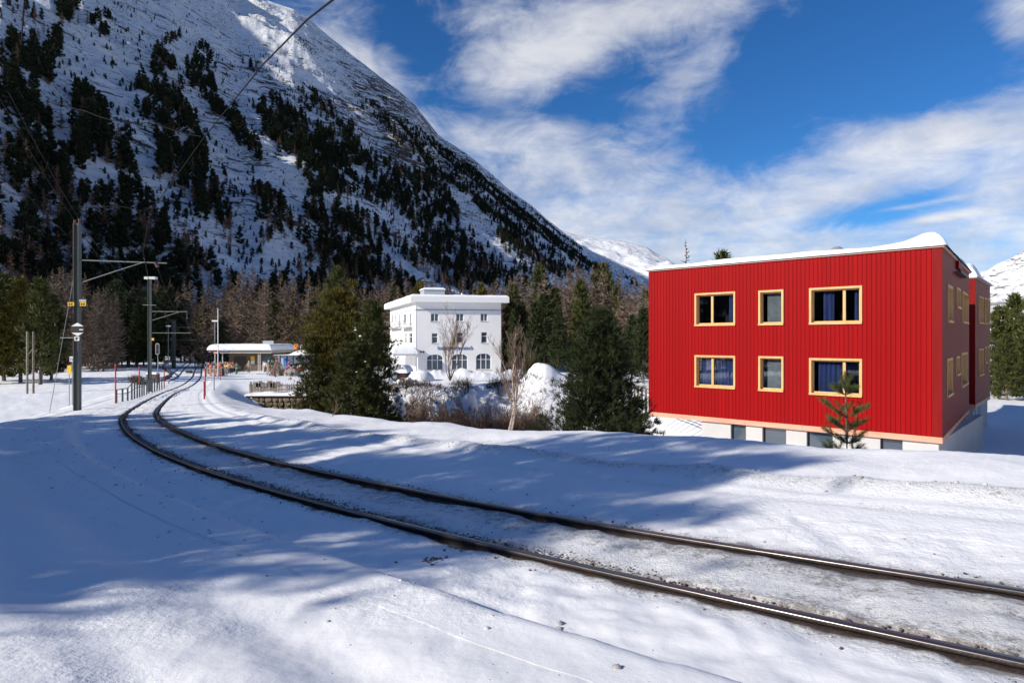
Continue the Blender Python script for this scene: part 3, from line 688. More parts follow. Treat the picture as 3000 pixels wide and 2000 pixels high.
for i in range(14):  # unseen pines added to cut sky light and reflections on the red side wall
    x, Y = [(48, 22), (53, 28), (50, 35), (56, 42), (60, 50), (46, 14), (52, 8), (58, 17), (62, 33), (66, 45), (50, 1), (44, -6), (70, 56), (64, 24)][i]
    place_tree('pine_tree', PINE[i % 5], (x, Y, gz(x, Y)-.2), 'green pine added out of view east of the red house to darken its side wall', 'pine tree', 'unseen pines added east of the red house', sc=1.25, sz=1.2+.1*(i % 3))
# ---- the trees near the camera
def hero(px, top, Y, label, meshes, H, kind='pine_tree', zb=None, cat='pine tree', rz=0):
    x = xat(px, Y); g = gz(x, Y) if zb is None else zb
    h = (CY-top)/F*Y-g
    return place_tree(kind, meshes, (x, Y, g-.05), label, cat, None, sc=h/H, rz=rz)
hero(988, 786, 54, 'green pine whose top rises behind the golden pine left of the hotel', pine_meshes('back_pine', 12, 2.2, 206, 3000, 8, .34, .045, M_needle, 'pine', .08), 12)
hero(992, 850, 40, 'tall golden-green pine in front of the white hotel, left of the dark one', pine_meshes('tall_pine', 10, 1.9, 201, 6500, 12, .24, .030, M_needlegold, 'column', .03), 10)
hp = pine_meshes('broad_pine', 10, 2.2, 202, 6500, 12, .24, .030, M_needle, 'pine', .03, open_=.3)
hb = hero(1088, 884, 37, 'broad dark pine with snow on its boughs in front of the hotel corner', hp, 10, rz=2)
def snow_load(me, root, n, seed, r):
    rs = np.random.default_rng(seed); co = np.empty(len(me.vertices)*3, np.float32); me.vertices.foreach_get('co', co); co = co.reshape(-1, 3)
    rad = np.hypot(co[:, 0], co[:, 1]); c = co[(rad > .6) & (co[:, 2] > 1.5) & (co[:, 2] < 8.5)]; c = c[rs.integers(0, len(c), n)]
    ico = bmesh.new(); bmesh.ops.create_icosphere(ico, subdivisions=1, radius=1); iv = np.array([v.co[:] for v in ico.verts]); fi = np.array([[v.index for v in f.verts] for f in ico.faces]); ico.free()
    V = [iv*np.array([1.5, 1.2, .5])*r*rs.uniform(.5, 1.3)*(1+rs.uniform(-.2, .2, (len(iv), 1)))+p for p in c]
    o = link('snow_load', mesh_np('snow_load', np.concatenate(V), np.concatenate([fi+i*len(iv) for i in range(n)]), [M_roofsnow], True), root); o.scale = root.children[0].scale
snow_load(hp[1], hb, 170, 3, .085)
hero(912, 985, 38.5, 'lower loose pine on the left side of the golden pine', pine_meshes('side_pine', 8, 1.9, 203, 2400, 11, .24, .028, M_needle, 'pine', .05, open_=.4), 8, rz=1)
hero(1030, 1010, 36, 'low bushy pine at the foot of the two tall pines', pine_meshes('foot_pine', 6, 2.0, 207, 3000, 11, .22, .028, M_needle, 'pine', .03), 6, rz=3)
hero(1757, 910, 20, 'dense dark green young pine left of the red house', pine_meshes('young_pine', 6, 2.4, 204, 10500, 13, .20, .018, M_needledark, 'cone', .02), 6, rz=.5)
hero(1865, 1165, 19, 'low pine sprout at the right foot of the dense dark pine', pine_meshes('low_pine', 3, .9, 205, 1000, 13, .17, .018, M_needledark, 'pine', .02, open_=.5), 3)

# small young pine right in front of the red house: few whorls, bottle-brush shoots
def small_pine():
    rs = np.random.default_rng(5); Y = 11.2; base = Vector((xat(2478, Y), Y, gz(xat(2478, Y), Y)-.05)); top = (CY-1097)/F*Y
    root = empty('young_pine', tuple(base), 'small open young pine standing before the red house wall', 'pine tree'); H = top-base.z
    tb = MB(); ax = lambda t: Vector((.02*math.sin(t*4), 0, t*H)); tb.tube([ax(t) for t in np.linspace(0, 1, 8)], .028, 7, .008)
    P = []; D = []
    def shoot(p0, p1, n, w=.02):
        tb.tube([p0, (Vector(p0)+Vector(p1))/2+Vector((0, 0, -.02)), p1], .010, 4, .004)
        for t in np.linspace(.25, 1, n):
            p = Vector(p0).lerp(Vector(p1), t); P.append(p[:]); D.append((Vector(p1)-Vector(p0)).normalized()[:])
    for hz, k, L in ((H-1.22, 5, .44), (H-.98, 4, .40), (H-.76, 5, .56), (H-.36, 4, .30), (H-1.5, 5, .45)):
        if hz < .05: continue
        for i in range(k):
            an = i*2*math.pi/k+hz*3+rs.normal(0, .2); l = .84*L*rs.uniform(.75, 1.15); o = ax(hz/H)
            tip = o+Vector((math.cos(an)*l, math.sin(an)*l, l*rs.uniform(.35, .75))); shoot(o, tip, 13)
            for sgn in (-1, 1):
                m_ = o.lerp(tip, .55); t2 = m_+Vector((math.cos(an+sgn*.8)*l*.45, math.sin(an+sgn*.8)*l*.45, l*.35)); shoot(m_, t2, 7)
    shoot(ax(1-.34/H), ax(1)+Vector((0, 0, .02)), 16)
    for i in range(4): a_ = i*1.6; shoot(ax(1-.30/H), ax(1-.30/H)+Vector((math.cos(a_)*.10, math.sin(a_)*.10, .26)), 9)
    V, Fc = tufts(np.array(P), np.array(D), 20, .09, .0046, .70, rs)
    link('trunk', tb.mesh('young_trunk', M_bark), root); link('crown', mesh_np('young_crown', V, Fc, [mat('young_needles', (.11, .12, .03), .7, color2=(.045, .065, .02), vscale=6, spec=.2)]), root)
small_pine()

# birch with pale forked stem, bare shrub before the hotel, brown thicket on the stream bank
def bare_tree(name, base, H, seed, m, stems, label, cat, lean=.15, r0=.07, depth=4, tw=.012, mtwig=None, nchild=4, spread=.5):
    rs = random.Random(seed); root = empty(name, tuple(base), label, cat)
    tb = MB(); tg = MB()
    def grow(p, d, L, r, lev):
        n = 4; pts = [p]; q = p; dd = d.copy()
        for i in range(n):
            dd = (dd+Vector((rs.gauss(0, .13), rs.gauss(0, .13), rs.gauss(.04, .06)))).normalized(); q = q+dd*L/n; pts.append(q)
        (tb if lev < 2 else tg).tube([tuple(x) for x in pts], r, 6 if lev == 0 else (4 if lev == 1 else 3), r*.45, cap=False)
        if lev >= depth: return
        for k in range(nchild+(2 if lev == 0 else 0)):
            t = rs.uniform(.3, 1); i = min(n-1, int(t*n)); pp = pts[i].lerp(pts[i+1], t*n-i)
            s_ = Vector((rs.gauss(0, 1), rs.gauss(0, 1), rs.gauss(.3, .5))).normalized()
            grow(pp, (dd*(1-spread)+s_*spread+Vector((0, 0, .25))).normalized(), L*rs.uniform(.38, .62), max(r*.45, tw*.5), lev+1)
    for i in range(stems):
        an = rs.uniform(0, 6.28) if stems > 2 else (i*3.1+.3); d = Vector((math.cos(an)*lean, math.sin(an)*lean*.5, 1)).normalized()
        grow(Vector((math.cos(an)*.05, math.sin(an)*.05, 0)), d, H*rs.uniform(.6, .8), r0*rs.uniform(.8, 1.1), 0)
    link('trunk', tb.mesh(name+'_stem', m), root); link('crown', tg.mesh(name+'_twigs', mtwig or m), root); return root
M_birch = mat('birch_bark', (0.60, 0.50, 0.40), .8, color2=(.30, .22, .17), vscale=6, stretch=(1, 1, 3))
M_btwig = mat('birch_twigs', (0.20, 0.135, 0.10), .9)
Y = 24; bare_tree('birch_tree', Vector((xat(1490, Y), Y, -3.75)), 3.7, 11, M_birch, 2, 'pale forked birch with bare twigs between the pines and the hotel', 'birch tree', .07, .055, 4, .008, M_btwig, nchild=5, spread=.38)
Y = 62; bare_tree('bare_tree', Vector((xat(1318, Y), Y, -4.0)), 5.6, 23, M_btwig, 5, 'leafless many-stemmed tree in front of the hotel windows', 'bare tree', .24, .055, 4, .014, M_btwig, nchild=4, spread=.32)
Y = 20; bare_tree('bare_sapling', Vector((xat(958, Y), Y, -2.8)), 1.4, 31, M_btwig, 1, 'single bare sapling leaning over the snow bank before the stone wall', 'sapling', .5, .018, 2, .006, M_btwig, 3)

def brush():
    rs = np.random.default_rng(8); V = []; n = 38000
    px = rs.uniform(1120, 1600, n); Y = rs.uniform(30, 61, n); x = (px-CX)/F*Y; z = terrain(x, Y)
    keep = z < -3.2; x, Y, z = x[keep], Y[keep], z[keep]; n = len(x)
    cl = fbm(x*.5, Y*.5, 3, 5)+.5; keep2 = (fbm(x*.35, Y*.35, 3, 15) > -.13-.5*sm(x/Y*F+CX, 1480, 1540)); x, Y, z, cl = x[keep2], Y[keep2], z[keep2], cl[keep2]; n = len(x); h = (0.7+2.6*np.clip(cl, 0, 1)**1.5)*rs.uniform(.3, 1.15, n)
    h = np.minimum(h, np.maximum(.3, -3.95+1.1*fbm(x*.6, Y*.3, 3, 17)-z+rs.uniform(-.6, .25, n)))
    P = np.c_[x, Y, z-.05]; d = np.c_[rs.normal(0, .32, n), rs.normal(0, .32, n), np.ones(n)]; d /= np.linalg.norm(d, axis=1)[:, None]
    sd = np.cross(d, rs.normal(0, 1, (n, 3))); sd /= np.linalg.norm(sd, axis=1)[:, None]; w = .022
    tip = P+d*h[:, None]; V = np.stack([P-sd*w, P+sd*w, tip], 1)
    allv = [V]
    for k in range(5):
        t = rs.uniform(.3, .95, (n, 1)); q = P+d*h[:, None]*t; d2 = d*.5+rs.normal(0, .5, (n, 3)); l = h[:, None]*rs.uniform(.15, .4, (n, 1))
        s2 = np.cross(d2, rs.normal(0, 1, (n, 3))); s2 /= np.linalg.norm(s2, axis=1)[:, None]
        allv.append(np.stack([q-s2*.013, q+s2*.013, q+d2*l], 1))
    V = np.concatenate(allv).reshape(-1, 3)
    me = mesh_np('brushwood', V, np.arange(len(V)).reshape(-1, 3), [mat('brush_twigs', (.15, .10, .07), .95, color2=(.07, .05, .04), vscale=.35, spec=.1)])
    tag(link('brushwood', me), 'brown leafless brushwood on the stream bank below the hotel', 'brushwood', kind='stuff')
brush()
sh_ = [bare_tree('shrub', Vector((-8, 50, -7)), 2.6, 60+i, M_btwig, 6, 'leafless brown shrub on the stream bank below the hotel', 'shrub', .45, .03, 3, .012, M_btwig, nchild=5, spread=.4) for i in range(3)]
_r = random.Random(12)
for i in range(16):
    px = 1150+i*27+_r.uniform(-8, 8); Y = _r.uniform(42, 58); x = xat(px, Y); o = sh_[i] if i < 3 else copy_tree(sh_[i % 3])
    o.location = (x, Y, gz(x, Y)-.05); o.rotation_euler.z = _r.uniform(0, 6); k = _r.uniform(.7, 1.5); o.scale = (k, k, k); o['group'] = 'shrubs on the stream bank'

# ---- forest on the mountainside
def P7(l): return [(x/2.24, y/2.24) for x, y in l]
def P8(l): return [(900+x/2.24, 100+y/2.24) for x, y in l]
FOREST = [
 (P7([(0, 370), (100, 280), (330, 200), (400, 260), (400, 390), (310, 480), (300, 620), (180, 560), (0, 520)]), 1.0),
 (P7([(0, 540), (180, 560), (300, 620), (380, 700), (430, 780), (420, 980), (560, 1010), (560, 1180), (420, 1200), (0, 1250), (0, 1010), (110, 960), (100, 880), (0, 860)]), 1.0),
 (P7([(370, 0), (480, 0), (540, 60), (500, 190), (370, 200)]), .8), (P7([(570, 110), (660, 70), (740, 110), (740, 200), (590, 200)]), .8), (P7([(150, 0), (300, 60), (320, 180), (200, 150)]), .25),
 (P7([(900, 520), (980, 400), (1040, 330), (1140, 340), (1160, 480), (1230, 600), (1260, 750), (1350, 900), (1330, 1000), (1400, 1150), (1500, 1300), (1570, 1568), (1350, 1568), (1220, 1300), (1100, 1180), (1040, 1150), (1040, 1000), (1000, 900), (1000, 800), (940, 760), (900, 600)]), 1.0),
 (P7([(440, 700), (520, 560), (580, 560), (660, 700), (760, 850), (860, 1000), (900, 1130), (860, 1100), (780, 1130), (700, 1060), (560, 1020), (500, 1050), (470, 900)]), 1.0),
 (P7([(0, 1250), (420, 1210), (560, 1220), (640, 1180), (760, 1260), (900, 1240), (1000, 1330), (1130, 1440), (1160, 1700), (0, 1700)]), .85),
 (P7([(1240, 420), (1310, 230), (1350, 300), (1420, 420), (1420, 560), (1480, 700), (1500, 740), (1420, 740), (1340, 620), (1250, 580)]), .9),
 (P7([(1480, 700), (1560, 740), (1660, 880), (1740, 1010), (1600, 1000), (1500, 880)]), .9),
 (P7([(1660, 690), (1760, 620), (1900, 600), (1960, 740), (2040, 920), (2080, 1060), (2200, 1130), (2240, 1300), (2000, 1160), (1850, 1000), (1720, 850)]), .9),
 (P7([(1650, 1240), (1800, 1250), (1880, 1400), (2000, 1568), (1750, 1568), (1680, 1400)]), .8), (P7([(1160, 1568), (1560, 1568), (1560, 2100), (1100, 2100)]), .95),
 (P7([(1020, 250), (1180, 160), (1200, 220), (1060, 300)]), .5), (P7([(1580, 380), (1700, 340), (1700, 440), (1580, 420)]), .8),
 (P8([(0, 700), (140, 590), (280, 560), (420, 740), (620, 870), (860, 890), (960, 1050), (1000, 1200), (1250, 1450), (1600, 1640), (900, 1640), (800, 1400), (650, 1200), (520, 1000), (350, 850), (150, 860), (0, 860)]), .95),
 (P8([(850, 690), (1050, 780), (1300, 980), (1550, 1180), (1700, 1300), (1900, 1480), (1960, 1560), (1560, 1500), (1400, 1380), (1200, 1180), (1000, 1000), (900, 820)]), 1.0),
 (P8([(0, 930), (150, 1020), (260, 1200), (480, 1380), (640, 1568), (640, 1700), (0, 1700), (0, 1350), (150, 1320), (0, 1180)]), .85),
 (P8([(400, 440), (560, 560), (720, 760), (560, 640), (420, 520)]), .6), (P8([(1250, 1250), (1500, 1330), (1750, 1500), (1700, 1600), (1300, 1500)]), .8),
 ([(0, 700), (180, 690), (330, 740), (560, 800), (640, 760), (700, 830), (900, 820), (1200, 830), (1200, 1000), (0, 1000)], .8),
 ([(-400, 200), (-10, 240), (-10, 1000), (-400, 1000)], .7),
]
SNOWGAP = [P7([(560, 1040), (700, 1070), (800, 1120), (850, 1230), (700, 1230), (560, 1160)]), P7([(950, 1180), (1100, 1200), (1230, 1310), (1340, 1480), (1400, 1640), (1250, 1640), (1120, 1480), (1010, 1340)]), P7([(0, 1290), (90, 1300), (170, 1400), (200, 1568), (0, 1568)]),
           [(245, 695), (330, 740), (420, 790), (300, 800), (250, 760)], [(560, 735), (640, 700), (760, 780), (720, 840), (640, 800)], [(730, 890), (870, 940), (900, 960), (720, 960)]]
def inpoly(px, py, poly):
    P = np.array(poly); n = len(P); ins = np.zeros(len(px), bool); j = n-1
    for i in range(n):
        xi, yi, xj, yj = *P[i], *P[j]
        c = ((yi > py) != (yj > py)) & (px < (xj-xi)*(py-yi)/(yj-yi+1e-9)+xi); ins ^= c; j = i
    return ins
def forest():
    rs = np.random.default_rng(42)
    N = 700000; px = rs.uniform(-500, 1990, N); py = rs.uniform(-60, 1000, N)
    u = (px-CX)/F; v = (CY-py)/F; vr = (CY-interp(RIDGE, px))/F; ok = v < vr*.985; px, py, u, v, vr = px[ok], py[ok], u[ok], v[ok], vr[ok]
    Zr, Zb = interp(ZR, u), interp(ZB, u); Hr = vr*Zr+5.6
    Y = (Hr*Zb+5.6*(Zr-Zb))/(Hr-v*(Zr-Zb)); Y = np.clip(Y, Zb, Zr); h, w = mtn_h(u, Y)
    x = u*Y; ppx = px; ppy = CY-h/Y*F                          # where the trunk foot shows
    wob = 20*fbm(ppx/40., ppy/40., 3, 201); wob2 = 20*fbm(ppx/40., ppy/40., 3, 205)
    dn = np.zeros(len(ppx))
    for poly, dd in FOREST: dn = np.maximum(dn, dd*inpoly(ppx+wob, ppy-14+wob2, poly))
    for poly in SNOWGAP: dn = np.where(inpoly(ppx+wob, ppy+wob2, poly), .04, dn)
    band = sm(fbm((ppx*.55-ppy*.83)/42., (ppx*.83+ppy*.55)/180., 4, 211), -.02, .22)           # thin lines of trees beside the avalanche runs
    right = sm(ppx, 820, 1000)
    dn = np.maximum(dn*(.72+.9*fbm(ppx/30., ppy/30., 3, 215)), .010+(.42*right*band)+.05*band*(1-right)*sm(w, .9, .55))
    q = v/vr; dn = dn*(1-.95*sm(q, np.interp(ppx, [0, 700, 1000, 1300], [.80, .74, .80, .955]), np.interp(ppx, [0, 700, 1000, 1300], [1.0, .92, .92, .99])))
    shrub = rs.random(len(dn))
    Ht = rs.uniform(8.5, 17, len(dn))*(1-.45*sm(w, .4, .9))*(.75+.25*np.minimum(1, dn*1.3)); Ht = np.where(dn < .12, Ht*.45, Ht)
    hp = Ht/Y*F; prob = dn/(hp*hp*.34)*((1990+500)*1060/N)*(4.6+2.2*right)
    keep = rs.random(len(dn)) < prob; x, Y, h, Ht, hp, ppx, w, dn = (q[keep] for q in (x, Y, h, Ht, hp, ppx, w, dn))
    # brown larches grow low on the slope, dark pines higher
    lar = rs.random(len(x)) < (.16+.42*sm(h, 210, 20)+.1*sm(ppx, 900, 1200)); lar &= Ht > 6
    print('mountain trees', len(x))
    far_p = [pine_meshes('slope_pine_%d' % i, 12, 2.3+.3*(i % 2), 300+i, 260, 3, 1.7, .62, M_needlefar, ['pine', 'cone', 'pine', 'column'][i], .06) for i in range(4)]
    far_l = [larch_meshes('slope_larch_%d' % i, 12, 2.6, 320+i, 60, 9, M_twig2, wid=.34, base=.08, fuzz=1.1) for i in range(2)]
    ppy_ = CY-h/Y*F
    order = np.argsort(-hp*((ppx > -20))); big = order[:230]; rest = order[230:]
    for i in big:
        L = bool(lar[i]); me = far_l[i % 2] if L else far_p[i % 4]; k = Ht[i]/12
        ht = 'low' if ppy_[i] > 780 else ('half way up' if ppy_[i] > 450 else 'high')
        reg = ht+(' on the mountainside behind the big line mast' if ppx[i] < 330 else ' on the mountainside above the second mast') if ppx[i] < 500 else ('on the middle of the mountainside' if ppx[i] < 1000 else 'on the right part of the mountainside')
        place_tree('larch_tree' if L else 'conifer_tree', me, (x[i], Y[i], h[i]-.6), ('bare brown larch ' if L else 'dark conifer ')+reg, 'larch tree' if L else 'conifer',
                   ('larches ' if L else 'conifers ')+reg, sc=k*1.1, sz=k)
    # all others: one mass, the same trees instanced on points
    protos = bpy.data.collections.new('slope_tree_kinds')
    for nm, (a, b) in zip('abcdef', far_p+far_l):
        bm = bmesh.new(); bm.from_mesh(a); n0 = len(bm.faces); bm.from_mesh(b)
        me = bpy.data.meshes.new('slope_tree'); bm.to_mesh(me); bm.free(); me.materials.append(a.materials[0]); me.materials.append(b.materials[0])
        me.polygons.foreach_set('material_index', np.array([0]*n0+[1]*(len(me.polygons)-n0), np.int32))
        o = bpy.data.objects.new('kind_'+nm, me); protos.objects.link(o)
    n = len(rest); me = bpy.data.meshes.new('mountain_forest'); me.vertices.add(n)
    me.vertices.foreach_set('co', np.c_[x[rest], Y[rest], h[rest]-.6].astype(np.float32).ravel())
    k = (Ht[rest]/12).astype(np.float32)
    me.attributes.new('size', 'FLOAT', 'POINT').data.foreach_set('value', k)
    me.attributes.new('turn', 'FLOAT', 'POINT').data.foreach_set('value', rs.uniform(0, 6.28, n).astype(np.float32))
    kd = np.where(lar[rest], 4+rs.integers(0, 2, n), rs.integers(0, 4, n)).astype(np.int32)
    me.attributes.new('kindno', 'INT', 'POINT').data.foreach_set('value', kd)
    o = tag(link('mountain_forest', me), 'conifers and bare larches covering the shaded mountainside', 'forest', kind='stuff')
    g = bpy.data.node_groups.new('scatter_trees', 'GeometryNodeTree'); g.interface.new_socket('Geometry', in_out='INPUT', socket_type='NodeSocketGeometry'); g.interface.new_socket('Geometry', in_out='OUTPUT', socket_type='NodeSocketGeometry')
    t = NT(g); gi = t.new('NodeGroupInput'); go = t.new('NodeGroupOutput')
    m2p = t.new('GeometryNodeMeshToPoints'); ci = t.new('GeometryNodeCollectionInfo'); ci.inputs['Collection'].default_value = protos; ci.inputs['Separate Children'].default_value = True; ci.inputs['Reset Children'].default_value = True
    iop = t.new('GeometryNodeInstanceOnPoints'); iop.inputs['Pick Instance'].default_value = True
    def attr(nm, ty): a = t.new('GeometryNodeInputNamedAttribute', data_type=ty); a.inputs[0].default_value = nm; return a.outputs[0]
    t.l.new(gi.outputs[0], m2p.inputs[0]); t.l.new(m2p.outputs[0], iop.inputs['Points']); t.l.new(ci.outputs[0], iop.inputs['Instance'])
    t.l.new(attr('kindno', 'INT'), iop.inputs['Instance Index'])
    t.l.new(t.comb(0.0, 0.0, attr('turn', 'FLOAT')), iop.inputs['Rotation']); sz = attr('size', 'FLOAT'); t.l.new(t.comb(sz, sz, sz), iop.inputs['Scale'])
    t.l.new(iop.outputs[0], go.inputs[0])
    md = o.modifiers.new('scatter', 'NODES'); md.node_group = g
forest()

# ---- pines just outside the frame on the left: their shadows lie across the track
def shade_trees():
    a_dir = np.array([S.x, S.y])/math.hypot(S.x, S.y); pdir = np.array([-0.4226, 0.9063])      # towards the sun; across it
    for (a, p, H, k, i) in SHADE:
        x, y = -a_dir*(-a)+pdir*p if False else a_dir*a+pdir*p
        me = ([SP1, SP2][i % 2])
        place_tree('pine_tree', me, (x, y, gz(x, y)-.1), 'tall pine beside the track, left of the camera', 'pine tree', 'pines beside the track left of the camera', sc=H/12*k, sz=H/12, rz=i*1.3)
SP1 = pine_meshes('shade_pine', 12, 2.5, 401, 3200, 6, .42, .055, M_needle, 'pine', .10)
SP2 = pine_meshes('shade_pine_b', 12, 2.2, 402, 2600, 6, .42, .055, M_needle, 'column', .16)
# (distance towards the sun, offset across it, height, width factor, variant)
SHADE = [(13, 6.4, 12.6, .95, 1), (12, 8.0, 12.8, 1.1, 1), (9.5, 4.9, 5.6, .7, 1), (10.5, 3.9, 4.4, .6, 0), (17, 6.9, 12.6, 1.0, 0), (19, 9.6, 14, 1.2, 1), (15, 12.6, 12.2, 1.1, 0), (18, 14.6, 13.0, 1.2, 1), (22, 12, 14, 1.2, 0), (17, 17.2, 12.0, 1.1, 1), (22, 17.5, 14, 1.2, 0), (20, 20.6, 13, .95, 1), (26, 23, 15, 1.2, 0), (28, 26, 15, 1.2, 1), (24, 9, 15, 1.2, 1)]
shade_trees()
for i, (a_, p_, H_) in enumerate([(33, 2.6, 18), (38, .9, 21), (36, -1.2, 18)]):
    q_ = np.array([S.x, S.y])/math.hypot(S.x, S.y)*a_+np.array([-0.4226, 0.9063])*p_
    place_tree('larch_tree', LARCH[i], (q_[0], q_[1], gz(q_[0], q_[1])-.1), 'bare larch behind the camera whose branches stripe the near snow', 'larch tree', 'larches behind the camera', sc=H_/16, rz=i*2.)

# ------------------------------------------------------------------ the red house
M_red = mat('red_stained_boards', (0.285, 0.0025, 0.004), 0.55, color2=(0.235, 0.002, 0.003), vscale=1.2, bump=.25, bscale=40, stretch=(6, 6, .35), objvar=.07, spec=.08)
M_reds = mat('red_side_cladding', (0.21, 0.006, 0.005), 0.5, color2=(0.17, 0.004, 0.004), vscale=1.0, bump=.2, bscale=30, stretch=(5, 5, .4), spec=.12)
M_redback = mat('red_board_gap', (0.22, 0.003, 0.004), 0.8)
M_pinew = mat('pale_pine_frame', (0.66, 0.40, 0.16), 0.5, color2=(0.56, 0.31, 0.11), vscale=3, stretch=(2, 2, .5), bump=.15, bscale=30)
M_copper = mat('bare_larch_band', (0.72, 0.36, 0.24), 0.5, color2=(0.58, 0.26, 0.17), vscale=1.1, stretch=(.6, .6, 4))
M_plaster = mat('pale_plaster', (0.46, 0.46, 0.46), 0.85, var=.05, vscale=.8, bump=.2, bscale=60)
M_dark = mat('dark_room', (0.018, 0.017, 0.018), 0.9)
M_curt = mat('blue_curtain', (0.03, 0.048, 0.15), 0.85, var=.35, vscale=9, stretch=(1, 1, .1))
M_beam = mat('metal_dark', (0.05, 0.05, 0.055), 0.5, .4)
def glass_mat():
    m = bpy.data.materials.new('window_glass'); m.use_nodes = True; t = NT(m.node_tree); t.n.clear()
    g = t.new('ShaderNodeBsdfGlossy'); g.inputs['Roughness'].default_value = 0.03; g.inputs['Color'].default_value = (.9, .95, 1, 1)
    tr = t.new('ShaderNodeBsdfTransparent'); tr.inputs[0].default_value = (.80, .84, .88, 1)
    fr = t.new('ShaderNodeFresnel'); fr.inputs[0].default_value = 1.45
    mx = t.new('ShaderNodeMixShader'); t.put(mx.inputs[0], t.m('MULTIPLY', fr.outputs[0], 1.3, clamp=True)); t.l.new(tr.outputs[0], mx.inputs[1]); t.l.new(g.outputs[0], mx.inputs[2])
    o = t.new('ShaderNodeOutputMaterial'); t.l.new(mx.outputs[0], o.inputs[0]); return m
M_glass = glass_mat()
M_dglass = mat('dark_glass', (0.045, 0.07, 0.10), 0.06, spec=.8)

C0 = Vector((15.26, 22.4, 0)); CL_ = Vector((6.6, 30.5, 0)); CR = Vector((22.8, 31.5, 0))
class Wall:
    def __init__(s, O, E):
        s.O = O.copy(); d = E-O; s.L = d.length; s.d = d.normalized(); s.n = Vector((s.d.y, -s.d.x, 0))
        if s.n.dot(-O) < 0: s.n = -s.n
    def fr(s, p): return s.O+s.d*p[0]+s.n*p[1]+Vector((0, 0, p[2]))
    def s_at(s, px):
        u = (px-CX)/F; return (u*s.O.y-s.O.x)/(s.d.x-u*s.d.y)
    def z_at(s, px, py): t = s.s_at(px); return (CY-py)/F*(s.O.y+s.d.y*t)
ZT, ZBm = (CY-724)/F*22.4, (CY-1281)/F*22.4           # top and foot of the red boards
def rect_minus(s0, s1, z0, z1, holes):
    """cut a rectangle into boxes around rectangular holes, column by column"""
    xs = sorted({s0, s1, *[h[0] for h in holes], *[h[1] for h in holes]}); out = []
    for a, b in zip(xs[:-1], xs[1:]):
        if b <= s0 or a >= s1: continue
        zs = z0
        for h in sorted([h for h in holes if h[0] < b-1e-6 and h[1] > a+1e-6], key=lambda q: q[2]):
            if h[2] > zs: out.append((a, b, zs, h[2]))
            zs = max(zs, h[3])
        if zs < z1: out.append((a, b, zs, z1))
    return out

def window(root, W, s0, s1, z0, z1, mull=None, curtains=(), blind=False, depth=.20, fw=.082, label=None):
    """frame standing 3 cm proud of the boards, deep reveal, sash, panes, room behind"""
    m = MB(); f = W.fr; o = .03
    m.box((s0, -depth, z1-fw), (s1, o, z1), f); m.box((s0, -depth, z0), (s1, o+.03, z0+fw), f)
    m.box((s0, -depth, z0+fw), (s0+fw, o, z1-fw), f); m.box((s1-fw, -depth, z0+fw), (s1, o, z1-fw), f)
    wf = m.build('window', M_pinew, root)
    if label: wf['label'] = label
    a, b, c, d = s0+fw, s1-fw, z0+fw, z1-fw; e = .055
    def sub(mb, nm, mm): return link(nm, mb.mesh(nm, mm, root.matrix_basis.translation), wf)
    sh = MB(); sh.box((a, -depth+.01, d-e), (b, -depth+.07, d), f); sh.box((a, -depth+.01, c), (b, -depth+.07, c+e), f)
    sh.box((a, -depth+.01, c+e), (a+e, -depth+.07, d-e), f); sh.box((b-e, -depth+.01, c+e), (b, -depth+.07, d-e), f); sub(sh, 'sash', M_pinew)
    lims = [a+e, b-e] if mull is None else [a+e, mull-.05, mull+.05, b-e]
    if mull is not None: mu = MB(); mu.box((mull-.05, -depth+.012, c+e), (mull+.05, -depth+.085, d-e), f); sub(mu, 'mullion', M_pinew)
    for k in range(0, len(lims), 2): p = MB(); p.box((lims[k], -depth+.03, c+e), (lims[k+1], -depth+.038, d-e), f); sub(p, 'pane', M_glass)
    rm = MB()                                            # the room seen through the glass: back, sides, floor, ceiling
    D = 1.6; q = .3
    rm.box((a-q, -D-.05, c-q), (b+q, -D, d+q), f); rm.box((a-q-.02, -D, c-q), (a-q, -depth-.12, d+q), f); rm.box((b+q, -D, c-q), (b+q+.02, -depth-.12, d+q), f)
    rm.box((a-q, -D, c-q-.02), (b+q, -depth-.12, c-q), f); rm.box((a-q, -D, d+q), (b+q, -depth-.12, d+q+.02), f); sub(rm, 'interior', M_dark)
    for (ca, cb) in curtains:
        cm = MB(); n = max(6, int((cb-ca)/.035)); xs = np.linspace(ca, cb, n); 
        v0 = [f((x, -depth-.10-.03*math.sin(i*1.35)-.012*math.sin(i*.6), c-.02)) for i, x in enumerate(xs)]; v1 = [f((x, -depth-.10-.03*math.sin(i*1.35+.2), d+.05)) for i, x in enumerate(xs)]
        cm.v = v0+v1; cm.f = [(i, i+1, n+i+1, n+i) for i in range(n-1)]; sub(cm, 'curtain', M_curt)
    if blind:
        bl = MB(); bl.box((a, -depth-.10, c), (b-.22*(b-a), -depth-.085, d), f); sub(bl, 'blind', mat('grey_blind', (.20, .20, .19), .8, var=.2, vscale=4))
    return wf

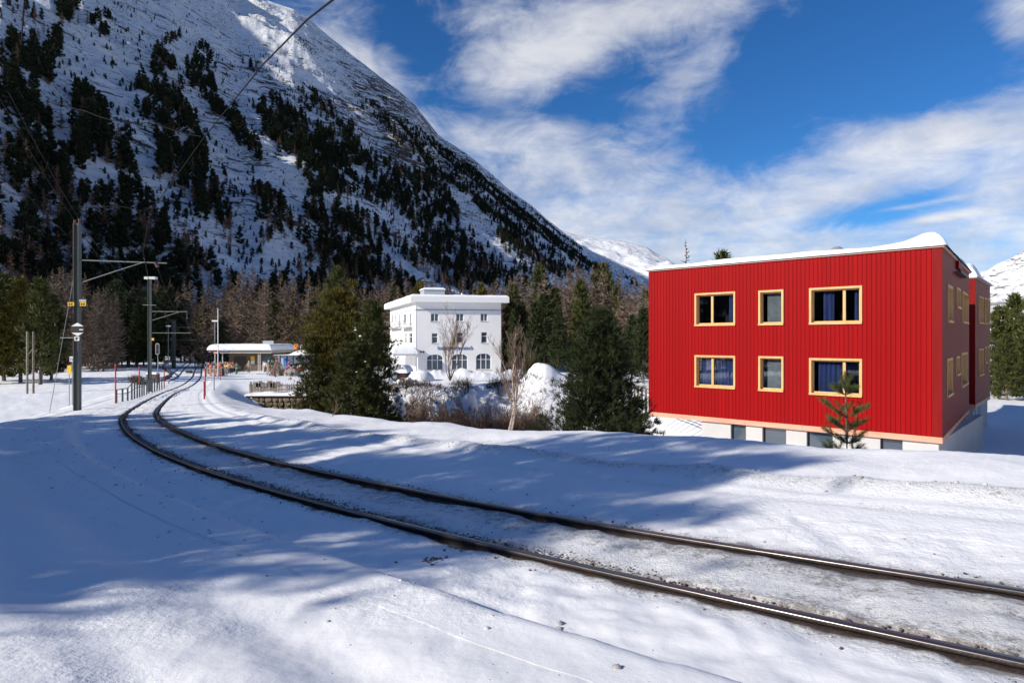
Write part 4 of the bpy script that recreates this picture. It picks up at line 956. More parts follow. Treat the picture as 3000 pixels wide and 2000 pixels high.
def red_house():
    base = Vector((15.26, 22.4, -5.4))
    root = empty('red_house', tuple(base), 'red timber-clad house with pale pine windows and snow on the roof', 'house')
    W = Wall(C0, CL_); L = W.L; f = W.fr
    def win_rect(x0, x1, yt, yb, rx=None):
        sa, sb = W.s_at(x1), W.s_at(x0); zt = W.z_at(rx or x1, yt); zb = W.z_at(rx or x1, yb); return (sa, sb, zb, zt)
    wins = [win_rect(2035.4, 2154.4, 853.5, 953.5), win_rect(2222, 2295.7, 847.5, 952), win_rect(2370.8, 2525.8, 836, 948.6),
            win_rect(2035.4, 2154.4, 1042, 1140), win_rect(2222, 2295.7, 1044, 1148.5), win_rect(2370.8, 2525.8, 1051, 1164)]
    zt_row = [max(w[3] for w in wins[:3]), 0]
    # wall core behind the boards, with real openings
    hl = [(w[0]+.02, w[1]-.02, w[2]+.02, w[3]-.02) for w in wins]
    m = MB()
    for (a, b, c, d) in rect_minus(0.03, L-.03, ZBm+.03, ZT-.03, hl): m.box((a, -.30, c), (b, -.035, d), f)
    m.build('wall', M_redback, root)
    # the boards themselves, one object each
    nb = 74; bw = L/nb; cache = {}
    holes = [(w[0]+.005, w[1]-.005, w[2]+.005, w[3]-.005) for w in wins]
    for i in range(nb):
        a, b = i*bw, (i+1)*bw; mid = (a+b)/2
        segs = [(ZBm, ZT)]
        for h in holes:
            if h[0] < mid < h[1]:
                ns = []
                for (c, d) in segs:
                    if h[2] > c+.01: ns.append((c, min(d, h[2])))
                    if h[3] < d-.01: ns.append((max(c, h[3]), d))
                    if h[2] >= d or h[3] <= c: ns.append((c, d)) if (c, d) not in ns else None
                segs = [q for q in ns if q[1]-q[0] > .03]
        for (c, d) in sorted(set(segs)):
            if (0,) not in cache:
                pm = MB(); w2 = bw-.003; pm.prism([(0.003, 0), (w2, 0), (w2, .016), (w2-.004, .022), (.008, .022), (.003, .016)], 0, 1, 2)
                cache[(0,)] = pm.mesh('plank', M_red)
            p = f((a, -.022, c)); rot = math.atan2(W.d.y, W.d.x)
            o = link('plank', cache[(0,)], root, p-base, (0, 0, rot)); 
            flip = -1 if Vector((-W.d.y, W.d.x, 0)).dot(W.n) < 0 else 1
            o.scale = (1, flip, d-c)
    sx = W.s_at
    window(root, W, *wins[0], mull=sx(2083), curtains=[(wins[0][0]+.15, wins[0][0]+.42)])
    window(root, W, *wins[1], blind=True)
    w = wins[2]; window(root, W, *w, mull=sx(2470.6), curtains=[(sx(2437), sx(2405)), (w[0]+.12, w[0]+.34)])
    w = wins[3]; window(root, W, *w, mull=sx(2084), curtains=[(w[0]+.12, w[1]-.12)])
    window(root, W, *wins[4], blind=True)
    w = wins[5]; window(root, W, *w, mull=sx(2470.6), curtains=[(sx(2462), sx(2390))])
    # side wall (towards the camera's right), boards too foreshortened to tell apart: ribbed sheet
    WS = Wall(C0, CR); fs = WS.fr
    def srect(x0, x1, yt, yb): a, b = WS.s_at(x0), WS.s_at(x1); xm = x0; return (a, b, WS.z_at(xm, yb), WS.z_at(xm, yt))
    sw = [srect(2776, 2790, 832, 944), srect(2802, 2813, 840, 902), srect(2818.5, 2835, 852, 946), srect(2774, 2789.5, 1050, 1165), srect(2801, 2811, 1044, 1102), srect(2816, 2833.5, 1034, 1136)]
    m = MB()
    nbs = 76; hs_ = [(w_[0], w_[1], w_[2], w_[3]) for w_ in sw]
    for (a, b, c, d) in rect_minus(0.0, WS.L, ZBm+.002, ZT-.002, hs_): m.box((a, -.30, c), (b, -.024, d), fs)
    for i in range(nbs):
        a, b = i*WS.L/nbs+.005, (i+1)*WS.L/nbs-.007
        for (x0, x1, c, d) in rect_minus(a, b, ZBm, ZT, hs_): m.box((x0, -.024, c), (x1, 0, d), fs)
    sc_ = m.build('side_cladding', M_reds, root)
    for w_ in sw: window(root, WS, *w_, depth=.22, fw=.09)
    for k, (px, py) in enumerate([(2806, 779), (2808, 805)]):
        s = WS.s_at(px); z = WS.z_at(px, py); v = MB()
        if k == 0: v.box((s-.8, 0, z-.16), (s+.8, .10, z+.16), fs); v.build('roof_vent', M_reds, root, )
        else: v.box((s-1.6, .02, z-.03), (s+1.6, .22, z+.03), fs); v.build('canopy_rail', M_beam, root)
    # the two unseen walls, ceiling and floor slab
    P = [C0, CL_, CL_+(CR-C0), CR]
    def slab(nm, z0, z1, grow, mm, pts=P, bevel=0):
        c = sum(pts, Vector())/4; m = MB(); q = [p+(p-c).normalized()*grow for p in pts]; m.prism([(p.x, p.y) for p in q], z0, z1, 2); return m.build(nm, mm, root, bevel)
    m = MB(); Wb = Wall(P[1], P[2]); Wb.n = -Wb.n if Wb.n.dot(P[1]-P[0]) < 0 else Wb.n; m.box((0, -.3, ZBm), (Wb.L, 0, ZT), Wb.fr)
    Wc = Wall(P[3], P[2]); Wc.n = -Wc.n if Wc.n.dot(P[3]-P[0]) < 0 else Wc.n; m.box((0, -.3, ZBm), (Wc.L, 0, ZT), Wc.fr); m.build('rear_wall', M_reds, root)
    slab('floor_slab', ZBm-.02, ZBm+.03, -.35, M_plaster); slab('roof', ZT, ZT+.06, .10, mat('roof_edge_trim', (.62, .40, .33), .5))
    # pale band under the boards, built of lengths butted end to end
    for (WW, nm) in ((W, 'base_board'), (WS, 'base_board')):
        n = 5
        for i in range(n):
            m = MB(); m.box((i*WW.L/n+.004 if i else -0.0, -.06, ZBm-.215), ((i+1)*WW.L/n-.004, .018, ZBm-.006), WW.fr); m.build(nm, M_copper, root)
    # plinth, set back under the overhang, with its windows
    sp = W.s_at(2052)
    bw_ = [(W.s_at(2182), W.s_at(2137), -5.2, W.z_at(2160, 1243)), (W.s_at(2300), W.s_at(2230), -5.2, W.z_at(2265, 1251)), (W.s_at(2437), W.s_at(2360), -4.6, W.z_at(2400, 1268)), (W.s_at(2642), W.s_at(2576), -5.2, W.z_at(2609, 1287))]
    m = MB(); zi = ZBm-.20
    for (a, b, c, d) in rect_minus(.12, sp, -6.6, zi, bw_): m.box((a, -.42, c), (b, -.12, d), f)
    m.box((.12, -.12-WS.L*.96, -6.6), (.42, -.42, zi), f)
    m.box((sp-.3, -.42-6, -6.6), (sp, -.42, zi), f)
    mb_s = MB(); 
    m.build('plinth', M_plaster, root)
    for (a, b, c, d) in bw_:
        g = MB(); g.box((a+.03, -.33, c), (b-.03, -.30, d-.03), f); w_ = g.build('plinth_window', M_dglass, root)
        fr_ = MB(); fr_.box((a, -.335, c), (a+.05, -.26, d), f); fr_.box((b-.05, -.335, c), (b, -.26, d), f); fr_.box((a+.05, -.335, d-.05), (b-.05, -.26, d), f)
        link('frame', fr_.mesh('frame', M_beam, base), w_)
    m = MB(); m.box((.12, -.42, -6.6), (WS.L, -.12, zi), fs); pl = m.build('side_plinth', M_plaster, root)
    for (x0, x1, yt, yb) in ((2787, 2791, 1270, 1330), (2815, 2821, 1240, 1300)):
        g = MB(); a, b = WS.s_at(x0), WS.s_at(x1); g.box((a, -.13, WS.z_at(x0, yb)), (b, -.112, WS.z_at(x0, yt)), fs); g.build('plinth_window', M_dglass, root)
    for px in (2900, ): pass
    # second wing, standing back and to the right
    W0 = Vector((24.76, 33.75, 0)); W1 = Vector((29.6, 39.1, 0)); dfront = (CL_-C0).normalized(); W2 = W0+dfront*7; 
    Wf = Wall(W0, W2); Wsd = Wall(W0, W1); zt2 = (CY-815)/F*W0.y; zb2 = ZBm
    wr = []
    for (x0, x1, yt, yb) in ((2867, 2881, 866, 947), (2884.5, 2889, 872, 950), (2892, 2900, 874, 948), (2867, 2880.5, 1022, 1102), (2885, 2890, 1016, 1065), (2893, 2898, 1014, 1090)):
        a, b = Wsd.s_at(x0), Wsd.s_at(x1); wr.append((a, b, Wsd.z_at(x0, yb), Wsd.z_at(x0, yt)))
    m = MB(); 
    for (a, b, c, d) in rect_minus(0, Wsd.L, zb2+.002, zt2-.002, wr): m.box((a, -.3, c), (b, -.024, d), Wsd.fr)
    for i in range(44):
        a, b = i*Wsd.L/44+.005, (i+1)*Wsd.L/44-.007
        for (x0, x1, c, d) in rect_minus(a, b, zb2, zt2, wr): m.box((x0, -.024, c), (x1, 0, d), Wsd.fr)
    for i in range(44):
        a, b = i*7/44+.005, (i+1)*7/44-.007; m.box((a, -.024, zb2), (b, 0, zt2), Wf.fr)
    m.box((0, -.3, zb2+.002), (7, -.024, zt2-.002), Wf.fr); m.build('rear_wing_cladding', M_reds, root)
    for w_ in wr: window(root, Wsd, *w_, depth=.2, fw=.08)
    pts = [W0, W2, W2+(W1-W0), W1]
    slab('rear_wing_roof', zt2, zt2+.06, .08, MATS['roof_edge_trim'], pts)
    m = MB(); m.box((.12, -.42, -6.6), (7, -.12, zb2-.2), Wf.fr); m.box((.1, -.42, -6.6), (Wsd.L, -.13, zb2-.2), Wsd.fr); m.build('rear_wing_plinth', M_plaster, root)
    for i in range(3):
        m = MB(); m.box((i*Wsd.L/3, -.06, zb2-.2), ((i+1)*Wsd.L/3-.006, .018, zb2-.006), Wsd.fr); m.build('base_board', M_copper, root)
    m = MB(); m.box((.0, -.06, zb2-.25), (7, .018, zb2-.006), Wf.fr); m.build('base_board', M_copper, root)
    for (x0, x1, yt, yb) in ((2858, 2866, 1205, 1270), (2874, 2882, 1190, 1250)):
        g = MB(); a, b = Wsd.s_at(x0), Wsd.s_at(x1); g.box((a, -.14, Wsd.z_at(x0, yb)), (b, -.118, Wsd.z_at(x0, yt)), Wsd.fr); g.build('plinth_window', M_dglass, root)
    # snow lying on the roofs
    def roofsnow(O, D1, D2, L1, L2, z, hfun, seed):
        nx, ny = 90, 60; V = []; a = np.linspace(0, 1, nx); b = np.linspace(0, 1, ny); A, B = np.meshgrid(a, b, indexing='ij')
        e = np.minimum.reduce([A*L1, (1-A)*L1, B*L2, (1-B)*L2]); rim = np.sqrt(np.clip(e/.35, 0, 1))
        hh = hfun(A*L1, B*L2)+.06*fbm(A*L1*.7, B*L2*.7, 4, seed)+.02*fbm(A*L1*4, B*L2*4, 3, seed+1); H = hh*rim
        out = .06*(1-rim)
        X = O.x+D1.x*A*L1+D2.x*B*L2; Y = O.y+D1.y*A*L1+D2.y*B*L2
        V = np.c_[X.ravel(), Y.ravel(), (z+H).ravel()]-np.array(base)
        i = np.arange(nx-1)[:, None]; j = np.arange(ny-1)[None, :]; Fc = np.stack([i*ny+j, (i+1)*ny+j, (i+1)*ny+j+1, i*ny+j+1], -1).reshape(-1, 4)
        link('roof_snow', mesh_np('roof_snow', V, Fc, [M_roofsnow], True), root)
    d1, d2 = W.d, WS.d
    roofsnow(C0-d1*.15-d2*.15, d1, d2, L+.3, WS.L+.3, ZT+.058, lambda s, t: 0.24+.26*np.exp(-((s-.5)/.6)**2)*np.exp(-((t-.7)/1.2)**2)+.08*np.exp(-((s-.8)/.9)**2)+.16*np.exp(-((t-9)/3)**2)*np.exp(-((s)/1.2)**2)-.05*sm(s, 8, 11.5), 301)
    roofsnow(W0-Wf.d*.12-Wsd.d*.12, Wf.d, Wsd.d, 7.2, Wsd.L+.24, zt2+.058, lambda s, t: .30+.55*np.exp(-((s-.5)/.8)**2)*np.exp(-((t-1.2)/1.2)**2), 311)
    # round vent cowl on the roof
    p = at(2452, 735, 30); m = MB(); n = 20; m.tube([p+Vector((0, 0, -1.4)), p+Vector((0, 0, -.02))], .14, 10)
    prof = [(.02, .20), (.14, .185), (.24, .12), (.30, .02), (.26, -.06)]; b0 = len(m.v)
    for r_, z_ in prof:
        for k in range(n): m.v.append(p+Vector((r_*math.cos(6.283*k/n), r_*math.sin(6.283*k/n), z_)))
    for i in range(len(prof)-1):
        for k in range(n): m.f.append((b0+i*n+k, b0+i*n+(k+1) % n, b0+(i+1)*n+(k+1) % n, b0+(i+1)*n+k))
    m.build('vent_cowl', mat('grey_cowl', (.22, .22, .23), .5), root)
    return root
red_house()

# ------------------------------------------------------------------ the white hotel
M_white = mat('white_render', (0.78, 0.77, 0.76), 0.85, var=.03, vscale=.6)
M_whtrim = mat('white_trim', (0.80, 0.80, 0.79), 0.6)
M_greyshut = mat('grey_shutter', (0.22, 0.21, 0.20), 0.7)
M_blue = mat('blue_lettering', (0.03, 0.06, 0.32), 0.5)
M_yellow = mat('yellow_paint', (0.75, 0.45, 0.02), 0.5)
def grid_snow(name, root, base, O, d1, d2, L1, L2, z, th, seed, nx=60, ny=40, amp=.08, mm=None, round_=.5):
    a = np.linspace(0, 1, nx); b = np.linspace(0, 1, ny); a = a*a*(3-2*a); b = b*b*(3-2*b)
    A, B = np.meshgrid(a, b, indexing='ij'); e = np.minimum.reduce([A*L1, (1-A)*L1, B*L2, (1-B)*L2]); rim = np.sqrt(np.clip(1-(1-np.clip(e/round_, 0, 1))**2, 0, 1))
    H = (th+amp*fbm(A*L1*.4, B*L2*.4, 4, seed))*rim
    V = np.c_[(O.x+d1.x*A*L1+d2.x*B*L2).ravel(), (O.y+d1.y*A*L1+d2.y*B*L2).ravel(), (z+H).ravel()]-np.array(base)
    i = np.arange(nx-1)[:, None]; j = np.arange(ny-1)[None, :]; Fc = np.stack([i*ny+j, (i+1)*ny+j, (i+1)*ny+j+1, i*ny+j+1], -1).reshape(-1, 4)
    if Vector((d1.x, d1.y, 0)).cross(Vector((d2.x, d2.y, 0))).z < 0: Fc = Fc[:, ::-1]
    return link(name, mesh_np(name, V, Fc, [mm or M_roofsnow], True), root)
def hotel():
    H0 = Vector((xat(1218, 95), 95, 0)); fd = Vector((math.sin(R(80)), math.cos(R(80)), 0)); sd = Vector((-math.sin(R(20)), math.cos(R(20)), 0))
    base = Vector((H0.x, H0.y, -5.0)); root = empty('hotel', tuple(base), 'white three-storey hotel with flat snowy roof and arched ground floor windows', 'hotel')
    WF = Wall(H0, H0+fd*13.0); WS = Wall(H0, H0+sd*24); f, fs = WF.fr, WS.fr
    zt = (CY-884)/F*95; zb = -5.6; Lf = 13.0; Ls = 24.0
    def r(W, x0, x1, yt, yb): a, b = sorted((W.s_at(x0), W.s_at(x1))); return (a, b, W.z_at((x0+x1)/2, yb), W.z_at((x0+x1)/2, yt))
    k = .2934; X = lambda x: 1080+x*k; Yp = lambda y: 820+y*k
    wf = [r(WF, X(a), X(b), Yp(c), Yp(d)) for a, b, c, d in ((620, 697, 333, 414), (873, 948, 333, 412), (1117, 1186, 333, 410), (630, 690, 530, 630), (880, 945, 525, 627), (1124, 1184, 520, 627))]
    ar = [r(WF, X(a), X(b), Yp(c), Yp(d)) for a, b, c, d in ((580, 742, 742, 896), (828, 988, 738, 896), (1071, 1222, 732, 893))]
    wsd = [r(WS, X(a), X(b), Yp(c), Yp(d)) for a, b, c, d in ((230, 243, 355, 420), (262, 274, 352, 405), (302, 316, 345, 465), (348, 372, 338, 430), (408, 427, 333, 462), (402, 436, 528, 632), (362, 380, 528, 630))]
    m = MB(); 
    for q in rect_minus(.3, Lf, zb, zt, wf+ar): m.box((q[0], -.35, q[2]), (q[1], 0, q[3]), f)
    m.build('front_wall', M_white, root)
    m = MB()
    for q in rect_minus(0, Ls, zb, zt, wsd): m.box((q[0], -.35, q[2]), (q[1], 0, q[3]), fs)
    m.build('side_wall', M_white, root)
    far = [H0+fd*Lf, H0+fd*Lf+sd*Ls, H0+sd*Ls]
    m = MB(); Wr = Wall(far[0], far[1]); Wr.n = fd*1.0; m.box((.36, -.35, zb), (Wr.L, 0, zt), Wr.fr); Wk = Wall(far[2], far[1]); Wk.n = sd*1.0; m.box((.4, -.35, zb), (Wk.L-.4, 0, zt), Wk.fr); m.build('rear_wall', M_white, root)
    m = MB(); q = [H0, far[0], far[1], far[2]]; c = sum(q, Vector())/4
    q = [p+(p-c).normalized()*.1 for p in q]; m.prism([(p.x, p.y) for p in q], zt-1.2, zt-1.15, 2); m.build('ceiling', M_dark, root)
    mD = MB(); mD.box((.5, -1.6, zb), (Lf-.5, -1.55, zt-.3), f); mD.box((.5, -1.6, zb), (Ls-.5, -1.55, zt-.3), fs); mD.build('interior', M_dark, root)
    # roof slab with a deep white fascia
    ov = .95; qo = [H0-fd*ov-sd*ov, H0+fd*(Lf+ov)-sd*ov, far[1]+fd*ov+sd*ov, H0+sd*(Ls+ov)-fd*ov]
    m = MB(); m.prism([(p.x, p.y) for p in qo], zt-.05, zt+.78, 2); m.build('roof', M_whtrim, root)
    grid_snow('roof_snow', root, base, qo[0], fd, sd, Lf+2*ov, Ls+2*ov, zt+.775, .34, 401, round_=.6)
    # lift housing
    p0 = H0+fd*2.5+sd*6; m = MB(); hq = [p0, p0+fd*3.3, p0+fd*3.3+sd*3, p0+sd*3]; m.prism([(p.x, p.y) for p in hq], zt+.7, zt+2.35, 2); m.build('roof_housing', mat('grey_metal_panel', (.42, .46, .48), .5, .3), root)
    grid_snow('roof_snow', root, base, p0-fd*.15-sd*.15, fd, sd, 3.6, 3.3, zt+2.34, .32, 403, nx=24, ny=20, round_=.4)
    m = MB(); pc = H0+fd*8.3+sd*5; m.tube([pc+Vector((0, 0, zt+.7)), pc+Vector((0, 0, zt+1.75))], .14, 8); m.build('chimney', M_whtrim, root)
    def hw(W, q, nv, nh, mm=M_dglass, fm=M_whtrim):
        a, b, c, d = q; g = MB(); g.box((a, -.20, c), (b, -.17, d), W.fr); w = g.build('window', mm, root)
        fr_ = MB(); e = .07
        fr_.box((a, -.17, c), (a+e, -.11, d), W.fr); fr_.box((b-e, -.17, c), (b, -.11, d), W.fr); fr_.box((a+e, -.17, d-e), (b-e, -.11, d), W.fr); fr_.box((a+e, -.17, c), (b-e, -.11, c+e), W.fr)
        for i in range(1, nv): x = a+(b-a)*i/nv; fr_.box((x-.05, -.168, c+e), (x+.05, -.112, d-e), W.fr)
        for z_ in nh: zz = c+(d-c)*z_; fr_.box((a+e, -.166, zz-.035), (b-e, -.114, zz+.035), W.fr)
        link('frame', fr_.mesh('frame', fm, base), w)
        si = MB(); si.box((a-.06, -.1, c-.09), (b+.06, .07, c-.005), W.fr); link('sill', si.mesh('sill', mat('stone_sill', (.42, .42, .43), .7), base), w); return w
    for i, q in enumerate(wf): hw(WF, q, 2 if i < 3 else 1, [] if i < 3 else [.62])
    wf_ = None
    for i, q in enumerate(wsd): hw(WS, q, 1, [.6] if i > 4 else [])
    for q in ar:
        a, b, c, d = q; w = hw(WF, q, 3, [.62]); n = 14; cx_ = (a+b)/2; rise = .75      # segmental arch: white spandrels close the corners
        sp = MB()
        for sgn in (-1, 1):
            pts = [(cx_+sgn*(b-a)/2, d)]+[(cx_+sgn*(b-a)/2*math.cos(t), d-rise+rise*math.sin(t)) for t in np.linspace(0, math.pi/2, n)]
            sp.prism([(x_, z_) for x_, z_ in pts], -.35, -.003, 1, lambda p: f((p[0], p[1], p[2])))
        link('arch', sp.mesh('arch', M_white, base), w)
    # shutters beside the top windows
    # balconies on the side
    for (x0, x1, y0, y1) in ((350, 440, 425, 470), (230, 330, 440, 470)):
        a, b = sorted((WS.s_at(X(x0)), WS.s_at(X(x1)))); z_ = WS.z_at(X(x1), Yp(y1)); bal = MB(); bal.box((a, 0, z_-.12), (b, 1.0, z_+.05), fs); bo = bal.build('balcony', mat('stone_sill', (.42, .42, .43), .7), root)
        ra = MB(); ra.box((a, .93, z_+1.0), (b, .98, z_+1.06), fs); n = 12
        for i in range(n+1): xx = a+(b-a)*i/n; ra.box((xx-.015, .94, z_+.05), (xx+.015, .97, z_+1.0), fs)
        link('railing', ra.mesh('railing', M_greyshut, base), bo)
    # low porch roof at the left with a great cushion of snow
    m = MB(); p0 = H0-fd*3.4-sd*1.2; q = [p0, p0+fd*3.3, p0+fd*3.3+sd*9, p0+sd*9]; m.prism([(p.x, p.y) for p in q], -2.35, -2.1, 2)
    for i, pp in enumerate(q[:2]+[p0+sd*4]): m.tube([pp+Vector((.15, .15, -5.5)), pp+Vector((.15, .15, -2.35))], .1, 6)
    m.build('porch', M_white, root); grid_snow('roof_snow', root, base, p0-fd*.2-sd*.2, fd, sd, 3.7, 9.4, -2.1, 1.35, 405, nx=30, ny=40, amp=.4, round_=1.3)
    # round medallion lamps between floors and the painted name
    for xx in (522, 548): m = MB(); s = WF.s_at(X(xx)); z_ = WF.z_at(X(xx), Yp(717)); m.prism([(s+.16*math.cos(t), z_+.16*math.sin(t)) for t in np.linspace(0, 6.28, 12, endpoint=False)], .0, .06, 1, lambda p: f((p[0], p[1], p[2]))); m.build('wall_lamp', M_beam, root)
    def text(body, x0, x1, ybase, mm, nm):
        cu = bpy.data.curves.new('t', 'FONT'); cu.body = body; cu.extrude = .02; cu.offset = .006; tmp = bpy.data.objects.new('t', cu); col.objects.link(tmp)
        dg = bpy.context.evaluated_depsgraph_get(); me = bpy.data.meshes.new_from_object(tmp.evaluated_get(dg)); bpy.data.objects.remove(tmp)
        co = [v.co.copy() for v in me.vertices]; w0 = min(c.x for c in co); w1 = max(c.x for c in co); a, b = WF.s_at(x0), WF.s_at(x1); k = (b-a)/(w1-w0); z_ = WF.z_at(x0, ybase)
        for v in me.vertices: v.co = f((a+(v.co.x-w0)*k, .025+v.co.z, z_+v.co.y*k*1.15))-base
        me.materials.clear(); me.materials.append(mm); return link(nm, me, root)
    text('hotel morteratsch', X(690), X(1040), Yp(697), M_blue, 'lettering')
    e = MB(); s = WF.s_at(X(852)); z_ = WF.z_at(X(852), Yp(640)); e.prism([(s+.5*math.cos(t)*(1 if i % 2 else .72), z_+.55*math.sin(t)*(1 if i % 2 else .72)) for i, t in enumerate(np.linspace(0, 6.283, 17)[:-1])], .01, .05, 1, lambda p: f((p[0], p[1], p[2]))); e.build('sun_emblem', mat('pale_yellow', (.62, .55, .20), .6), root)
hotel()

# annex right of the hotel, low and snow-covered
def annex():
    b = at(1500, 1010, 104); base = Vector((b.x, 104, -5.2)); root = empty('annex', tuple(base), 'low dark timber annex with a snowy roof right of the hotel', 'annex')
    m = MB(); m.box((base.x-1.6, 103, -5.3), (base.x+7.2, 110, -2.0)); m.build('wall', mat('dark_timber', (.09, .06, .05), .9, var=.3), root)
    m = MB(); m.box((base.x-2.0, 102.4, -2.0), (base.x+7.6, 110.4, -1.7)); m.build('roof', mat('blue_fascia', (.09, .12, .24), .6), root)
    grid_snow('roof_snow', root, base, Vector((base.x-2.05, 102.35, 0)), Vector((1, 0, 0)), Vector((0, 1, 0)), 9.7, 8.1, -1.7, .6, 411, amp=.2)
    for i in range(4): g = MB(); g.box((base.x-1+i*2, 102.93, -4.2), (base.x+.2+i*2, 102.98, -2.7)); g.build('window', M_dglass, root)
annex()

# ------------------------------------------------------------------ station
M_conc = mat('station_concrete', (0.44, 0.42, 0.38), 0.85, var=.08, vscale=1)
M_timb = mat('station_timber', (0.13, 0.095, 0.065), 0.85, var=.3, vscale=2, stretch=(6, 6, .4))
def px_box(mb, x0, x1, y0, y1, Y, d0, d1):           # box whose front face sits at depth Y and shows between the given pixels
    a, b = at(x0, y1, Y), at(x1, y0, Y); mb.box((a.x, Y+d0, a.z), (b.x, Y+d1, b.z)); return mb
def station():
    Y = 104; p = at(672, 1086, Y); base = Vector((p.x, Y, -5.5)); root = empty('station_building', tuple(base), 'low station building with flat roof under thick snow, timber front and platform shelter', 'station')
    m = MB(); px_box(m, 671, 790, 1034, 1100, Y, 0, 7); m.build('wall', M_timb, root)
    m = MB(); px_box(m, 655, 806, 1025, 1034, Y, -1.6, 9); m.build('roof', M_conc, root)
    a = at(622, 1025, Y); b = at(808, 1025, Y)
    grid_snow('roof_snow', root, base, Vector((a.x, Y-1.9, 0)), Vector((1, 0, 0)), Vector((0, 1, 0)), b.x-a.x, 11.2, a.z, .98, 421, amp=.10, round_=.75)
    m = MB(); px_box(m, 624, 656, 1026, 1031, Y, -1.5, 8.5); m.build('canopy', mat('canopy_edge', (.30, .22, .19), .7), root)
    for px in (630, 652, 757, 762): m = MB(); q = at(px, 1030, Y-1.3); m.box((q.x-.07, Y-1.37, -5.6), (q.x+.07, Y-1.23, q.z)); m.build('post', M_conc, root)
    m = MB(); px_box(m, 686, 722, 1044, 1082, Y, -.04, -.01); m.build('door', mat('dark_brown_door', (.05, .038, .03), .8), root)
    m = MB(); px_box(m, 735, 746, 1043, 1055, Y, -.06, -.02); m.build('poster', M_yellow, root)
    m = MB(); px_box(m, 735, 746, 1056, 1066, Y, -.06, -.02); m.build('poster', mat('white_poster', (.7, .7, .68), .6), root)
    m = MB(); px_box(m, 775, 792, 1042, 1060, Y, -.06, -.02); m.build('window', mat('teal_glass', (.05, .16, .20), .2), root)
    m = MB(); px_box(m, 770, 801, 998, 1014, Y+6, 0, .3); m.build('roof_screen', mat('grey_metal_panel', (.42, .46, .48), .5, .3), root)
    for (x0, x1, y0, y1, mm, lab) in ((625, 640, 1028, 1037, mat('red_sign', (.45, .05, .03), .5), 'red sign board'), (647, 671, 1025, 1031, M_blue, 'dark blue sign board')):
        m = MB(); px_box(m, x0, x1, y0, y1, Y-1.7, 0, .08); s_ = m.build('sign_board', mm, root); s_['label'] = lab
        t = MB(); px_box(t, x0+1.5, x1-1.5, (y0+y1)/2-1, (y0+y1)/2+1, Y-1.7, -.02, -.003); link('stripe', t.mesh('stripe', M_whtrim, base), s_)
station()
# blue-grey shed with a snow roof behind the skiers
def shed():
    Y = 101; p = at(865, 1090, Y); base = Vector((p.x, Y, -5.4)); root = empty('snow_shelter', tuple(base), 'long pale shelter with dark posts under drifted snow between station and pines', 'shelter')
    a, b = at(803, 1042, Y), at(1000, 1042, Y)
    m = MB(); m.box((a.x, Y+1.5, -5.6), (b.x, Y+1.8, a.z)); m.build('wall', mat('pale_blue_panel', (.42, .46, .56), .7), root)
    for px in (821, 841, 859, 896, 930): q = at(px, 1042, Y); m = MB(); m.box((q.x-.09, Y-.1, -5.6), (q.x+.09, Y+.1, q.z)); m.build('post', mat('dark_post', (.03, .05, .12), .6), root)
    m = MB(); m.box((a.x, Y-.4, a.z), (b.x, Y+4, a.z+.12)); m.build('roof', M_conc, root)
    Va = np.linspace(0, 1, 70); Vb = np.linspace(0, 1, 24); A, B = np.meshgrid(Va, Vb, indexing='ij'); L = b.x-a.x
    px = 803+197*A; top = np.interp(px, [803, 835, 850, 865, 880, 915, 1000], [.03, .05, .18, .62, .85, .95, .85])
    e = np.minimum(B, 1-B)*5; H = top*np.sqrt(np.clip(e/.5, 0, 1))
    V = np.c_[(a.x+L*A).ravel(), (Y-.5+5*B).ravel(), (a.z+.12+H).ravel()]-np.array(base); ny = 24
    i = np.arange(69)[:, None]; j = np.arange(ny-1)[None, :]; Fc = np.stack([i*ny+j, (i+1)*ny+j, (i+1)*ny+j+1, i*ny+j+1], -1).reshape(-1, 4); link('roof_snow', mesh_np('roof_snow', V, Fc, [M_roofsnow], True), root)
shed()

# ------------------------------------------------------------------ heaped snow
def mound(name, c, rx, ry, h, label, seed, cat='snow heap', lump=.12):
    n, k = 40, 16; V = []; 
    for j in range(k+1):
        t = j/k; r_ = math.sin(t*math.pi/2); z_ = math.cos(t*math.pi/2)**.8 if t < 1 else 0
        for i in range(n):
            a = 6.2832*i/n; V.append((c.x+rx*r_*math.cos(a), c.y+ry*r_*math.sin(a), c.z+h*z_-.25*(t**6)))
    V = np.array(V); nz = fbm(V[:, 0]*1.3, V[:, 1]*1.3+V[:, 2], 4, seed); V[:, 2] += lump*h*nz; V[:, 0] += lump*rx*fbm(V[:, 1]*1.1, V[:, 2]*2, 3, seed+4)
    Fc = [[j*n+i, (j+1)*n+i, (j+1)*n+(i+1) % n, j*n+(i+1) % n] for j in range(k) for i in range(n)]
    o = link(name, mesh_np(name, V-np.array(c), Fc, [M_roofsnow], True), None, c); tag(o, label, cat); return o
def mpx(px0, px1, ytop, ybot, Y, ry, label, seed, lump=.12, name='snow_heap'):
    a, b = at(px0, ybot, Y), at(px1, ytop, Y); return mound(name, Vector(((a.x+b.x)/2, Y, a.z)), (b.x-a.x)/2, ry, b.z-a.z, label, seed, lump=lump)
mpx(1192, 1275, 1084, 1128, 64, 1.6, 'smooth rounded snow dome on the terrace left of the hotel windows', 1, .06)
mpx(1312, 1343, 1160, 1192, 44, .4, 'small snow cushion hanging in the brushwood', 6, 1.1, 'snow_cushion')
mpx(1354, 1394, 1145, 1190, 44.5, .5, 'larger snow cushion in the middle of the brushwood', 7, 1.0, 'snow_cushion')
mpx(1150, 1215, 1105, 1150, 62, 1.2, 'snow heap beside the dark hut left of the dome', 8, .3)
mpx(1118, 1185, 1155, 1215, 45, .9, 'streak of snow on the slope beside the broad pine', 9, .5, 'snow_patch')

